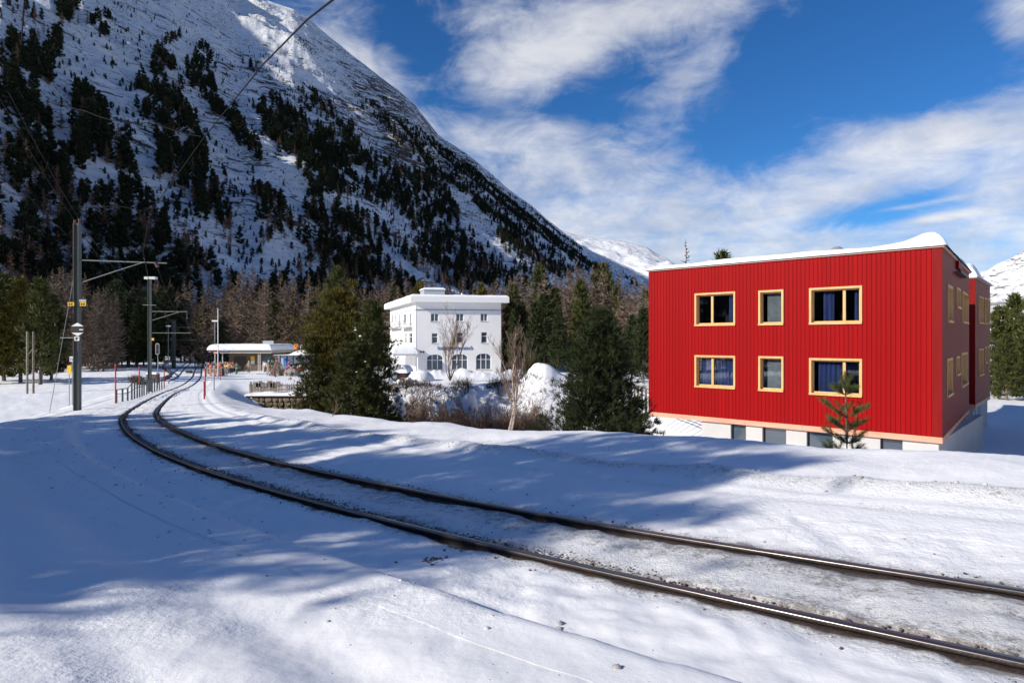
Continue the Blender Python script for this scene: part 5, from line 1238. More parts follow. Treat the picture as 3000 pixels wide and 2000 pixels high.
# small dark hut left of the dome
def hut():
    Y = 68; p = at(1150, 1125, Y); base = Vector((p.x, Y, -5.2)); root = empty('terrace_hut', tuple(base), 'small dark timber hut on the terrace beside the snow dome', 'hut')
    m = MB(); px_box(m, 1138, 1190, 1092, 1140, Y, 0, 3); m.build('wall', mat('hut_timber', (.10, .05, .03), .9, var=.3), root)
    m = MB(); px_box(m, 1138, 1162, 1098, 1128, Y, -.05, -.01); m.build('shutter', mat('light_blue_shutter', (.30, .36, .45), .7), root)
    a, b = at(1132, 1092, Y), at(1196, 1092, Y); grid_snow('roof_snow', root, base, Vector((a.x, Y-.4, 0)), Vector((1, 0, 0)), Vector((0, 1, 0)), b.x-a.x, 4, a.z, .8, 431, nx=24, ny=20, round_=.8)
hut()

# ------------------------------------------------------------------ stone wall, picket fence, railings
def stone_wall():
    Y = 58.6; x0, x1 = xat(735, Y), xat(1120, Y); ztop = (CY-1163)/F*Y; base = Vector((x0, Y, -9)); root = empty('stone_wall', tuple(base), 'rough stone retaining wall above the stream below the picket fence', 'stone wall')
    m = MB(); m.box((x0, Y+.25, -9), (x1, Y+1.2, ztop-.05)); m.build('core', mat('mortar', (.12, .10, .07), .95), root)
    M_st = mat('wall_stone', (0.30, 0.235, 0.13), 0.9, color2=(.16, .13, .09), vscale=.9, bump=.5, bscale=12, objvar=.3); rs = random.Random(4)
    kinds = []
    for i in range(6):
        bm = bmesh.new(); bmesh.ops.create_cube(bm, size=1); bmesh.ops.subdivide_edges(bm, edges=bm.edges[:], cuts=1)
        for v in bm.verts: v.co = v.co*(.94-.28*sum(abs(c) > .4 for c in v.co)/3)+Vector((rs.gauss(0, .03), rs.gauss(0, .03), rs.gauss(0, .03)))
        me = bpy.data.meshes.new('stone'); bm.to_mesh(me); bm.free(); me.materials.append(M_st); kinds.append(me)
    z = ztop-.08; n = 0
    while z > -8.3 and n < 290:
        h = rs.uniform(.34, .48); x = x0+rs.uniform(-.2, .1)
        while x < x0+9.5:
            w = rs.uniform(.4, .85); p = Vector((x+w/2, Y+.18+rs.uniform(-.05, .05), z-h/2)); o = link('stone', rs.choice(kinds), root, p-base, (0, rs.uniform(-.05, .05), 0), (w*1.12, .6, h*1.12)); x += w; n += 1
        z -= h*.95
    m = MB(); m.box((x0-.4, Y-.02, ztop-.02), (x1, Y+1.5, ztop+.14)); m.build('coping_beam', mat('dark_timber', (.09, .06, .05), .9, var=.3), root)
    a = Vector((x0-.6, Y-.12, 0)); grid_snow('snow_cap', root, base, a, Vector((1, 0, 0)), Vector((0, 1, 0)), x1-x0+.6, 1.4, ztop+.12, .34, 441, nx=120, ny=12, amp=.25, round_=.45)
stone_wall()
def picket_fence():
    Y = 59.6; x0, x1 = xat(733, Y), xat(1010, Y); zb = (CY-1150)/F*Y; zt = (CY-1122)/F*Y; base = Vector((x0, Y, zb-.3)); M_wd = mat('weathered_wood', (.24, .20, .16), .9, var=.35, vscale=6, objvar=.3)
    root = empty('picket_fence', tuple(base), 'weathered grey picket fence on the yard edge above the stone wall', 'picket fence'); rs = random.Random(2)
    m = MB(); m.box((x0, Y+.04, zb+.25), (x1, Y+.09, zb+.34)); m.build('rail', M_wd, root); m = MB(); m.box((x0, Y+.04, zt-.26), (x1, Y+.09, zt-.17)); m.build('rail', M_wd, root)
    pk = MB(); pk.prism([(-.045, 0), (.045, 0), (.045, .9), (0, 1), (-.045, .9)], -.012, .012, 1); pm = pk.mesh('picket', M_wd)
    x = x0; i = 0
    while x < x1:
        w = rs.uniform(.8, 1.35); o = link('picket', pm, root, Vector((x, Y+rs.uniform(-.01, .01), zb-.3))-base, (0, rs.uniform(-.05, .05), 0), (w, 1, (zt-zb)*rs.uniform(.93, 1.08)+.3)); x += .155 if x > x0+2.6 else .115; i += 1
    for k in range(5):
        xx = x0+k*2.2; m = MB(); m.box((xx-.07, Y+.1, zb-.4), (xx+.07, Y+.22, zt+.12)); m.build('post', M_wd, root)
    # boards and brushwood leaning at the left end
    for k in range(9):
        xx = x0+.3+k*.27; m = MB(); m.box((xx, Y-.08, zt-.35), (xx+rs.uniform(.2, .5), Y-.03, zt+rs.uniform(.0, .22))); m.build('board', M_wd, root)
picket_fence()
M_metal = mat('galvanised_post', (.30, .33, .33), .55, .4, var=.1); M_mast = mat('mast_steel', (.11, .145, .14), .6, .3, color2=(.16, .15, .12), vscale=1.5, stretch=(4, 4, .4))
M_redst = mat('red_stake_paint', (.48, .04, .035), .6); M_darkm = mat('dark_green_metal', (.04, .06, .06), .5, .3)
def railing():
    pts = [(341, 1163, 1141), (359, 1164, 1138), (374, 1164, 1136), (386, 1162, 1122), (394, 1154, 1120), (402, 1146, 1118), (409, 1146, 1117), (416, 1146, 1115), (422, 1143, 1114), (430, 1138, 1112), (436, 1136, 1111), (446, 1132, 1110), (453, 1131, 1108), (460, 1128, 1107), (467, 1125, 1106), (474, 1123, 1105), (481, 1121, 1104)]
    Ys = np.linspace(34.5, 58, len(pts)); P = [at(x, yb, Y) for (x, yb, yt), Y in zip(pts, Ys)]; T = [at(x, yt, Y) for (x, yb, yt), Y in zip(pts, Ys)]
    base = P[0]; root = empty('metal_railing', tuple(base), 'dark metal railing with many posts left of the curving track', 'railing')
    for a, b in zip(P, T): m = MB(); g = min(a.z, gz(a.x, a.y))-.15; m.box((a.x-.035, a.y-.035, g), (a.x+.035, a.y+.035, b.z)); m.build('post', M_darkm, root)
    for k in (.98, .45): m = MB(); m.tube([P[i].lerp(T[i], k) for i in range(len(P))], .022, 5); m.build('rail', M_darkm, root)
railing()
def stake(px, yt, yb, Y, r, label, mm=None):
    a, b = at(px, yb, Y), at(px, yt, Y); g = min(gz(a.x, a.y), a.z); base = Vector((a.x, a.y, g-.1)); m = MB(); m.tube([base, Vector((b.x, b.y, b.z))], r, 8); m.tube([Vector((b.x, b.y, b.z-.12)), b+Vector((0, 0, .015))], r*1.25, 8)
    o = link('snow_stake', m.mesh('snow_stake', mm or M_redst, base), None, base); tag(o, label, 'snow stake', 'red snow stakes by the track')
stake(338.5, 1066, 1164, 33.5, .035, 'tall thin red snow stake at the near end of the metal railing')
stake(598.5, 1118, 1150, 36.5, .045, 'thick red snow stake on the bank right of the track')
stake(601, 1080, 1125, 42, .038, 'red snow stake just behind the thick one right of the track')
stake(408, 1074, 1110, 62, .05, 'red snow stake in the meadow left of the brown box')
stake(481, 1086, 1122, 58, .045, 'red snow stake at the far end of the metal railing')
stake(645, 1088, 1108, 75, .045, 'short red snow stake in front of the waiting skiers')
def thin_post(name, px, yt, yb, Y, r, mm, label, cat, extra=None):
    a, b = at(px, yb, Y), at(px, yt, Y); g = min(gz(a.x, a.y), a.z)-.1; base = Vector((a.x, a.y, g)); root = empty(name, tuple(base), label, cat)
    m = MB(); m.tube([base, b], r, 8, r*.7); m.build('pole', mm, root); return root, a, b
r_, a, b = thin_post('platform_post', 627, 1072, 1120, 52, .05, M_metal, 'grey post on the bank beside the thick red stake', 'post'); m = MB(); m.box((b.x-.08, b.y-.04, b.z-.3), (b.x+.08, b.y+.04, b.z+.05)); m.build('cap', M_metal, r_)
r_, a, b = thin_post('flagpole', 638.5, 905, 1095, 84, .07, mat('white_pole', (.75, .75, .74), .4), 'white flagpole rising beside the station roof', 'flagpole'); m = MB(); m.tube([b, b+Vector((0, 0, .12))], .1, 8); m.build('finial', M_metal, r_)
r_, a, b = thin_post('street_lamp', 629.5, 941, 1040, 112, .08, M_metal, 'lamp post with flat head left of the flagpole', 'lamp post'); m = MB(); px_box(m, 622, 638, 938, 942, 112, -.2, .2); m.build('lamp_head', M_whtrim, r_)
r_, a, b = thin_post('street_lamp', 493, 956, 1040, 118, .07, M_metal, 'lamp post left of the track behind the second mast', 'lamp post'); m = MB(); px_box(m, 488, 499, 953, 957, 118, -.2, .2); m.build('lamp_head', M_whtrim, r_)
# signal with oval board
r_, a, b = thin_post('railway_signal', 462.5, 1030, 1100, 68, .045, M_metal, 'railway signal with a rounded backboard and white rim beside the track', 'signal')
m = MB(); q = at(462, 1022, 68); out = [(q.x+.2*math.cos(t), q.z+(.42 if math.sin(t) > 0 else -.42)*1+.2*math.sin(t)) for t in np.linspace(0, 6.283, 24, endpoint=False)]
m.prism(out, 67.92, 68.0, 1); m.build('rim', mat('signal_rim', (.5, .5, .5), .5), r_)
m = MB(); out2 = [(q.x+.14*math.cos(t), q.z+(.42 if math.sin(t) > 0 else -.42)+.14*math.sin(t)) for t in np.linspace(0, 6.283, 24, endpoint=False)]; m.prism(out2, 67.88, 67.915, 1); m.build('backboard', mat('black_paint', (.012, .012, .014), .5), r_)
for k in (-.25, .2): m = MB(); m.tube([(q.x, 67.87, q.z+k), (q.x, 67.78, q.z+k)], .07, 10); m.build('lens', mat('lens', (.08, .02, .02), .2), r_)
# brown equipment box
def tbox():
    Y = 54; a, b = at(428, 1120, Y), at(459, 1096, Y); base = Vector(((a.x+b.x)/2, Y, a.z-.1)); root = empty('equipment_box', tuple(base), 'brown railway equipment box behind the second mast', 'equipment box')
    m = MB(); m.box((a.x, Y, a.z), (b.x, Y+.5, b.z)); m.build('cabinet', mat('brown_paint', (.10, .05, .035), .6, var=.15), root, .01)
    m = MB(); m.box((a.x+.42, Y-.012, a.z+.06), (a.x+.45, Y-.002, b.z-.06)); m.build('door_gap', M_beam, root)
    for x in (a.x+.08, b.x-.08): m = MB(); m.box((x-.04, Y+.2, base.z-.4), (x+.04, Y+.28, a.z)); m.build('leg', M_beam, root)
    grid_snow('snow_cap', root, base, Vector((a.x, Y, 0)), Vector((1, 0, 0)), Vector((0, 1, 0)), b.x-a.x, .5, b.z, .12, 451, nx=14, ny=10, round_=.12)
tbox()

# ------------------------------------------------------------------ overhead line: masts, arms, wires
M_wire = mat('copper_wire', (.022, .021, .021), .9, 0, spec=.1); M_ins = mat('brown_insulator', (.20, .10, .07), .25)
def mast(px, yt, yb, Y, w, label, arms, name='line_mast'):
    a, b = at(px, yb, Y), at(px, yt, Y); g = min(gz(a.x, a.y), a.z)-.2; base = Vector((a.x, a.y, g)); root = empty(name, tuple(base), label, 'line mast', 'masts of the railway overhead line')
    m = MB(); h = w/2; t = h*.14                         # H-section column
    for s in (-1, 1): m.box((a.x+s*h-(t if s > 0 else 0), Y-h, g), (a.x+s*h+(0 if s > 0 else t), Y+h, b.z))
    m.box((a.x-h+t, Y-t/2, g), (a.x+h-t, Y+t/2, b.z)); m.build('column', M_mast, root)
    for (x0, y0, x1, y1, r) in arms: m = MB(); m.tube([at(x0, y0, Y-.02), at(x1, y1, Y-.3)], r, 6); m.build('arm', M_mast, root)
    return root, a, b
root, a, b = mast(226.5, 655, 1174, 28.3, .23, 'big grey-green line mast with yellow plates and a black and white marker on the left', [(236, 762, 489, 771, .030), (242, 826, 352, 790, .024), (352, 790, 425, 767, .020)])
def ins(root, p, q, n=5, r=.06):
    m = MB(); p, q = Vector(p), Vector(q)
    for i in range(n): t0 = p.lerp(q, i/n); t1 = p.lerp(q, (i+.55)/n); m.tube([t0, t1], r, 8)
    m.tube([p, q], r*.4, 6); m.build('insulator', M_ins, root)
ins(root, at(455, 768, 28), at(462, 783, 28)); ins(root, at(219, 645, 28.3), at(219, 660, 28.3), 3, .05); ins(root, at(232, 641, 28.3), at(232, 657, 28.3), 3, .05)
def plate(root, nm, x0, x1, y0, y1, Y, mm, lab=None, th=.012):
    m = MB(); px_box(m, x0, x1, y0, y1, Y, 0, th); o = m.build(nm, mm, root)
    if lab: o['label'] = lab
    return o
for x0, x1 in ((198, 217), (234, 252)):
    pl = plate(root, 'number_plate', x0, x1, 885, 896, 28.12, M_yellow); 
    for k in range(2): t = MB(); px_box(t, x0+3+k*7, x0+7+k*7, 888, 893.5, 28.12, -.006, -.002); link('digit', t.mesh('digit', mat('black_paint', (.012, .012, .014), .5), root.matrix_basis.translation), pl)
plate(root, 'sign_cap', 232, 252, 877, 884, 28.13, mat('grey_metal_panel', (.42, .46, .48), .5, .3))
# black board with white triangles above and below
def poly_px(root, nm, pts, Y, th, mm):
    m = MB(); P = [at(x, y, Y) for x, y in pts]; m.prism([(p.x, p.z) for p in P], Y, Y+th, 1); return m.build(nm, mm, root)
M_blk = mat('black_paint', (.012, .012, .014), .5)
poly_px(root, 'marker_board', [(206, 961), (210, 956), (243, 956), (247, 961), (247, 969), (243, 974), (210, 974), (206, 969)], 28.10, .02, M_blk)
poly_px(root, 'marker_triangle', [(208, 955.5), (226.5, 945), (245, 955.5)], 28.09, .015, M_whtrim); poly_px(root, 'marker_triangle', [(209, 974.5), (244, 974.5), (227, 984)], 28.09, .015, M_whtrim)
poly_px(root, 'marker_bar', [(232, 964), (243, 964), (243, 967), (232, 967)], 28.085, .012, M_whtrim)
pl = plate(root, 'letter_plate', 218, 232, 985, 998, 28.1, M_whtrim)
t = MB(); px_box(t, 221.5, 224.2, 987.5, 996, 28.1, -.008, -.002); px_box(t, 224.2, 229, 987.5, 989.8, 28.1, -.008, -.002); px_box(t, 224.2, 227.6, 991.3, 993.3, 28.1, -.008, -.002); link('letter', t.mesh('letter', M_blk, root.matrix_basis.translation), pl)
m = MB(); g0 = at(144, 1192, 27.6); m.tube([at(218, 800, 28.3), Vector((g0.x, g0.y, gz(g0.x, g0.y)-.1))], .014, 5); m.build('guy_wire', M_metal, root)
m = MB(); m.tube([at(176, 989, 28.2), at(219, 989, 28.2)], .018, 5); m.build('bracket', M_metal, root)

r2, a2, b2 = mast(438.5, 816, 1136, 52, .22, 'grey line mast with a flat lamp on top beside the equipment box', [(444, 912, 548, 913, .035), (446, 938, 525, 914, .028), (548, 912, 548, 936, .02), (418, 893, 457, 894, .03), (444, 975, 560, 975, .028)])
m = MB(); px_box(m, 426, 458, 811, 818, 52, -.2, .2); m.build('lamp_head', mat('pale_lamp', (.62, .62, .60), .5), r2)
plate(r2, 'number_plate', 444, 451, 990, 997, 51.8, M_yellow)
r3, a3, b3 = mast(509, 938, 1074, 122, .55, 'third line mast further along the left of the track', [(512, 958, 556, 959, .07), (512, 996, 575, 996, .06), (496, 938, 519, 938, .07)])
mast(556.5, 928, 1054, 175, .40, 'far line mast where the track runs out of sight', [(556, 940, 590, 941, .08)])
mast(612, 960, 1036, 190, .42, 'far line mast right of the track beyond the station', [(612, 968, 590, 968, .08)])
mast(580, 965, 1048, 185, .34, 'thin far mast between the two distant ones', [(580, 972, 600, 972, .07)])
def wire(pts, r, label, sag=0.0, name='overhead_wire', grp='overhead wires'):
    P = [Vector(p) for p in pts]; out = []
    for p, q in zip(P[:-1], P[1:]):
        for i in range(12): t = i/12; v = p.lerp(q, t); v.z -= sag*4*t*(1-t); out.append(v)
    out.append(P[-1]); base = out[0]; m = MB(); m.tube(out, r, 5); o = link(name, m.mesh(name, M_wire, base), None, base); tag(o, label, 'wire', grp)
# contact line follows the track: anchors hang over the centreline
def over(px, py, Y): return at(px, py, Y)
wire([(9, -2, 3.9), at(975, 0, 6.2), at(900, 58, 7.6), at(770, 190, 10), at(600, 400, 15.5), at(440, 622, 22), at(419, 735, 26), at(427, 773, 28)], .012, 'contact wire sweeping overhead from the top edge down to the big mast arm')
wire([at(427, 773, 28), at(437, 830, 36), at(470, 885, 44), at(546, 935, 52)], .016, 'contact wire from the big mast arm to the second mast')
wire([at(546, 935, 52), at(556, 968, 90), at(575, 996, 122)], .02, 'contact wire from the second mast towards the station')
wire([at(134, 286, 19), at(250, 325, 17.5), at(357, 356, 16.5), at(446, 357, 16), at(589, 400, 15.4)], .011, 'pull-off wire with insulator crossing the dark forest to the contact wire', .05)
wire([at(295, 606, 24), at(350, 604, 23), at(415, 618, 22.5)], .009, 'short thin pull-off wire above the big mast arm')
wire([at(0, 290, 14), at(219, 645, 28.3)], .012, 'upper feeder wire from the left edge to the top of the big mast', .12)
wire([at(25, 270, 13), at(232, 641, 28.3)], .012, 'second feeder wire running beside the upper one to the mast top', .12)
wire([at(0, 480, 16), at(200, 690, 28.3)], .012, 'lower feeder wire from the left edge to the big mast', .10)
wire([at(232, 641, 28.3), at(438, 893, 52)], .014, 'feeder wire from the big mast top to the second mast', .45)
wire([at(219, 645, 28.3), at(419, 893, 52)], .014, 'parallel feeder wire from the big mast top to the second mast', .55)
wire([at(462, 783, 28), at(525, 912, 52)], .012, 'suspension wire from the insulator of the big mast', .5)
wire([at(280, 855, 28.5), at(430, 868, 40), at(438, 870, 52)], .012, 'level stay wire between the first two masts', .1)
wire([at(457, 894, 52), at(519, 938, 122)], .02, 'feeder wire from the second mast to the third', .6)
wire([at(72, 0, 10), at(62, 130, 12)], .012, 'short piece of wire hanging at the top left corner', 0)

# twin-post, kilometre post and yellow marker on the meadow
Y = 58; 
root = empty('twin_post_frame', tuple(at(88, 1093, Y)), 'pair of old timber posts standing side by side in the left meadow', 'twin posts')
for px in (80, 98): m = MB(); p, q = at(px, 1094, Y), at(px, 971, Y); m.tube([Vector((p.x, p.y, min(p.z, gz(p.x, p.y))-.2)), q], .10, 7, .08); m.build('post', mat('weathered_wood', (.24, .20, .16), .9), root)
m = MB(); m.tube([at(82, 1040, Y), at(97, 1020, Y)], .04, 5); m.build('brace', mat('weathered_wood', (.24, .20, .16), .9), root)
Y = 42; r_, a, b = thin_post('kilometre_post', 212, 1044, 1078, Y, .03, M_metal, 'small white kilometre plates on a post beside the big mast', 'kilometre post'); q = at(212, 1052, Y-.06)
pl = plate(r_, 'number_plate', 204, 220, 1044, 1059, Y-.06, M_whtrim)
t = MB(); 
for (x0, x1, y0, y1) in ((206.5, 208.5, 1046.5, 1056.5), (211.5, 217.5, 1046.5, 1048.3), (215.8, 217.5, 1048.3, 1051), (211.5, 217.5, 1050.6, 1052.4), (211.5, 213.2, 1052.4, 1055), (211.5, 217.5, 1054.8, 1056.5)): px_box(t, x0, x1, y0, y1, Y-.06, -.012, -.003)
link('digit', t.mesh('digit', M_blk, r_.matrix_basis.translation), pl)
Y = 40; r_, a, b = thin_post('yellow_marker', 203, 1074, 1105, Y, .03, M_metal, 'yellow marker plate on a thin post left of the big mast', 'marker post'); m = MB(); px_box(m, 197, 209, 1070, 1096, Y-.05, 0, .02); m.build('marker_plate', M_yellow, r_)

# snow plough cart / point lever by the track, low bushes in the meadow
def small_bush(px, yt, yb, Y, w, label, seed, mm, n=420):
    rs = np.random.default_rng(seed); c = at(px, yb, Y); h = (yb-yt)/F*Y; P = rs.normal(0, .35, (n, 3))*np.array([w, w, h*.6])+np.array([0, 0, h*.35]); P[:, 2] = np.abs(P[:, 2])
    D = P/np.linalg.norm(P, axis=1)[:, None]+np.array([0, 0, .5]); V, Fc = tufts(P, D, 3, h*.35, .05, .5, rs); o = link('bush', mesh_np('bush', V, Fc, [mm]), None, Vector((c.x, c.y, min(c.z, gz(c.x, c.y))))); tag(o, label, 'bush')
small_bush(399, 1052, 1075, 72, .9, 'dry grey-brown bush in the meadow left of the brown box', 1, M_btwig)
small_bush(414, 1068, 1082, 68, .6, 'small dark bush beside the red stake in the meadow', 2, M_needle)
small_bush(1555, 1030, 1095, 66, .9, 'low green shrub beside the tall snow heap', 3, M_needle, 900)
# point rodding where the siding leaves
Yq = 100; q = Vector((-50.2, 100.5, 0)); q.z = gz(q.x, q.y); root = empty('point_machine', tuple(q), 'dark point mechanism lying across the rails before the station', 'point mechanism')
m = MB(); m.box((q.x-.9, q.y-.15, q.z+.02), (q.x+.9, q.y+.15, q.z+.22)); m.build('rod', M_beam, root); m = MB(); m.box((q.x-1.6, q.y-.3, q.z), (q.x-.9, q.y+.3, q.z+.45)); m.build('motor_box', M_beam, root)
# low post-and-rope line of the footpath in the meadow
def rope():
    pp = [(545, 1098, 66), (480, 1090, 74), (500, 1078, 84), (503, 1070, 92), (490, 1060, 104), (477, 1052, 118), (477, 1047, 130), (495, 1043, 150)]
    P = [at(x, y, Y) for x, y, Y in pp[1:]]; P = [Vector((p.x, p.y, gz(p.x, p.y))) for p in P]; root = empty('path_fence', tuple(P[0]), 'low dark fence winding along the meadow footpath', 'fence'); pts = []
    for p, q in zip(P[:-1], P[1:]):
        for i in range(5): t = p.lerp(q, i/5); t.z = gz(t.x, t.y); pts.append(t)
    for p in pts: m = MB(); m.box((p.x-.07, p.y-.07, p.z-.1), (p.x+.07, p.y+.07, p.z+.55)); m.build('post', M_beam, root)
    m = MB(); m.tube([p+Vector((0, 0, .42)) for p in pts], .09, 5); m.build('rail', M_beam, root)
rope()
# rail fences seen left of the red house
def rail_fence(pts, Y0, Y1, hh, label, n):
    P = [at(x, y, Y0+(Y1-Y0)*i/(len(pts)-1)) for i, (x, y) in enumerate(pts)]; root = empty('rail_fence', tuple(P[0]), label, 'rail fence'); M = mat('fence_wood', (.16, .13, .11), .9)
    Q = []
    for i in range(n+1): t = i/n*(len(P)-1); k = min(int(t), len(P)-2); Q.append(P[k].lerp(P[k+1], t-k))
    for q in Q: m = MB(); m.box((q.x-.05, q.y-.05, q.z-.8), (q.x+.05, q.y+.05, q.z+hh)); m.build('post', M, root)
    for k in (.35, .68, .98): m = MB(); m.tube([q+Vector((0, 0, hh*k)) for q in Q], .035, 4); m.build('rail', M, root)
rail_fence([(1840, 1155), (1870, 1163), (1905, 1178)], 44, 36, .72, 'grey rail fence running down behind the dense dark pine to the red house', 6)
rail_fence([(1810, 1078), (1905, 1076)], 90, 90, 1.0, 'distant rail fence under the trees left of the red house', 8)
rail_fence([(1570, 1040), (1640, 1038)], 100, 100, 1.0, 'distant rail fence under the dark pines right of the hotel', 6)

# ------------------------------------------------------------------ people, skis, bins in the station yard
def skin(name, joints, edges, m, sub=1):
    me = bpy.data.meshes.new(name); me.from_pydata([j[:3] for j in joints], edges, []); ob = bpy.data.objects.new(name, me); col.objects.link(ob)
    md = ob.modifiers.new('s', 'SKIN'); 
    for i, j in enumerate(joints): me.skin_vertices[0].data[i].radius = (j[3], j[4] if len(j) > 4 else j[3])
    me.skin_vertices[0].data[0].use_root = True
    if sub: sd_ = ob.modifiers.new('u', 'SUBSURF'); sd_.levels = sub; sd_.render_levels = sub
    dg = bpy.context.evaluated_depsgraph_get(); r = bpy.data.meshes.new_from_object(ob.evaluated_get(dg)); bpy.data.objects.remove(ob); r.name = name; r.materials.clear(); r.materials.append(m)
    for p in r.polygons: p.use_smooth = True
    return r
M_skin = mat('skin', (.50, .30, .21), .6)
def figure(pose):
    # joints: pelvis root; x sideways, y facing -y, z up. pose: 0 stand, 1 stride, 2 sit, 3 arms forward
    st = .16 if pose == 1 else 0
    if pose == 2:
        legs = [((.10, -.38, .48, .075)), ((.10, -.42, .08, .055)), ((.10, -.56, .04, .045)), ((-.10, -.38, .48, .075)), ((-.12, -.42, .08, .055)), ((-.12, -.56, .04, .045))]; pz = .5
    else:
        legs = [(.10, -st*.6, .48, .075), (.11, -st*.9, .09, .055), (.11, -st*.9-.14, .04, .045), (-.10, st*.6, .48, .075), (-.11, st*1.1, .09, .055), (-.11, st*1.1-.14, .04, .045)]; pz = .92
    dz_ = pz-.92; J = [(0, 0, pz, .135, .11)]+legs
    arm = {0: [(.25, .02, 1.15), (.27, -.08, .90)], 1: [(.26, -.12, 1.15), (.24, -.28, .98)], 2: [(.24, -.12, 1.15), (.18, -.32, 1.05)], 3: [(.22, -.18, 1.18), (.10, -.38, 1.22)]}[pose]
    J += [(0, .01, 1.15+dz_, .15, .11), (0, .0, 1.38+dz_, .15, .10), (0, -.01, 1.50+dz_, .055), (0, -.02, 1.60+dz_, .085, .095), (0, -.02, 1.72+dz_, .075, .085)]
    E = [(0, 1), (1, 2), (2, 3), (0, 4), (4, 5), (5, 6), (0, 7), (7, 8), (8, 9), (9, 10), (10, 11)]
    n = len(J)
    for s in (1, -1):
        J += [(s*.19, .0, 1.40+dz_, .07), (s*arm[0][0], arm[0][1], arm[0][2]+dz_, .055), (s*arm[1][0], arm[1][1], arm[1][2]+dz_, .042), (s*arm[1][0]*.95, arm[1][1]-.08, arm[1][2]+dz_-.03, .045, .03)]
        E += [(8, n), (n, n+1), (n+1, n+2), (n+2, n+3)]; n += 4
    body = skin('body', J, E, M_skin)
    g = .028
    jk = [(0, 0, pz+.02, .16, .135), (0, .01, 1.15+dz_, .15+g, .11+g), (0, 0, 1.39+dz_, .15+g, .10+g), (0, 0, 1.47+dz_, .085, .085)]; Ej = [(0, 1), (1, 2), (2, 3)]; n = 4
    for s in (1, -1): jk += [(s*.20, 0, 1.40+dz_, .095), (s*arm[0][0], arm[0][1], arm[0][2]+dz_, .08), (s*arm[1][0], arm[1][1], arm[1][2]+dz_, .065)]; Ej += [(2, n), (n, n+1), (n+1, n+2)]; n += 3
    jacket = skin('jacket', jk, Ej, M_redst)
    tj = [(0, 0, pz-.02, .15, .125)]+[(l[0], l[1], l[2], l[3]+g) for l in (legs[0], legs[1], legs[3], legs[4])]; trousers = skin('trousers', tj, [(0, 1), (1, 2), (0, 3), (3, 4)], M_blk)
    boots = skin('boots', [(legs[1][0], legs[1][1], legs[1][2]+.02, .07), (legs[2][0], legs[2][1], legs[2][2]+.02, .06)], [(0, 1)], M_blk); b2 = skin('boot', [(legs[4][0], legs[4][1], legs[4][2]+.02, .07), (legs[5][0], legs[5][1], legs[5][2]+.02, .06)], [(0, 1)], M_blk)
    bm = bmesh.new(); bmesh.ops.create_uvsphere(bm, u_segments=12, v_segments=8, radius=.118, matrix=Matrix.Translation((0, .0, 1.705+dz_)))
    for v in bm.verts:
        if v.co.z < 1.665+dz_: v.co.z = 1.665+dz_+(v.co.z-1.665-dz_)*.2
    hat = bpy.data.meshes.new('helmet'); bm.to_mesh(hat); bm.free(); hat.materials.append(M_blk)
    return dict(body=body, jacket=jacket, trousers=trousers, boot=boots, boot2=b2, helmet=hat)
FIG = [figure(i) for i in range(4)]
CLO = {'orange': (.75, .13, .02), 'red': (.60, .03, .04), 'pink': (.60, .05, .18), 'yellow': (.75, .48, .04), 'dark blue': (.02, .04, .14), 'black': (.015, .015, .018), 'green': (.03, .16, .09), 'white': (.72, .72, .74), 'grey': (.22, .23, .25), 'light blue': (.12, .32, .50), 'turquoise': (.06, .42, .36), 'beige': (.42, .34, .24), 'brown': (.16, .09, .06), 'purple': (.16, .06, .26)}
def cm(c): return mat('cloth_'+c.replace(' ', '_'), CLO[c], .8)
def person(px, yf, Y, jc, tc, hc, pose, rz, label, grp):
    p = at(px, yf, Y); z = gz(p.x, Y); r = empty('person', (p.x, Y, z), label, 'person', grp, rz); fg = FIG[pose]
    def put(nm, key, m):
        k = (key, pose, m.name if m else ''); 
        if k not in MC:
            me = fg[key].copy()
            if m: me.materials.clear(); me.materials.append(m)
            MC[k] = me
        link(nm, MC[k], r)
    put('body', 'body', None); put('jacket', 'jacket', cm(jc)); put('trousers', 'trousers', cm(tc)); put('boot', 'boot', M_blk); put('boot', 'boot2', M_blk); put('helmet', 'helmet', cm(hc))
MC = {}
G1 = 'skiers waiting at the platform end'
ppl = [(617, 90, 'orange', 'orange', 'black', 0, 2.8, 'standing at the left end of the platform fence'), (634, 87, 'orange', 'red', 'grey', 1, .6, 'beside the flagpole'), (612, 96, 'dark blue', 'black', 'red', 0, 1.5, 'at the track edge behind the orange jackets'),
       (622, 99, 'purple', 'black', 'dark blue', 0, 3.5, 'under the canopy edge'), (628, 101, 'green', 'dark blue', 'white', 3, 0, 'under the red sign'), (640, 98, 'turquoise', 'black', 'black', 0, .2, 'behind the flagpole'), (648, 99, 'black', 'grey', 'dark blue', 1, 2, 'in front of the station corner'),
       (655, 100, 'dark blue', 'purple', 'light blue', 0, 4.2, 'at the station wall'), (661, 96, 'yellow', 'white', 'yellow', 3, .7, 'in the middle of the group'), (668, 94, 'white', 'grey', 'orange', 3, 5.1, 'bending towards the snow'), (673, 95, 'yellow', 'black', 'black', 1, .4, 'at the front of the group'),
       (677, 97, 'red', 'dark blue', 'red', 3, 1.1, 'at the right of the group'), (683, 98, 'pink', 'black', 'red', 0, .2, 'beside the green one'), (693, 93, 'green', 'green', 'black', 1, 5.6, 'walking away at the right end of the group'), (643, 93, 'orange', 'green', 'beige', 0, 0, 'by the snow-covered bin'), (604, 101, 'brown', 'black', 'grey', 0, 1, 'nearest the rails')]
for px, Y, j, t, h, po, rz, where in ppl: person(px, 1090, Y, j, t, h, po, rz, 'person in %s jacket and %s trousers %s' % (j, t, where), G1)
person(729, 1087, 99, 'beige', 'grey', 'white', 0, .2, 'person in beige jacket standing alone before the station door', None)
G2 = 'people resting on the terrace'
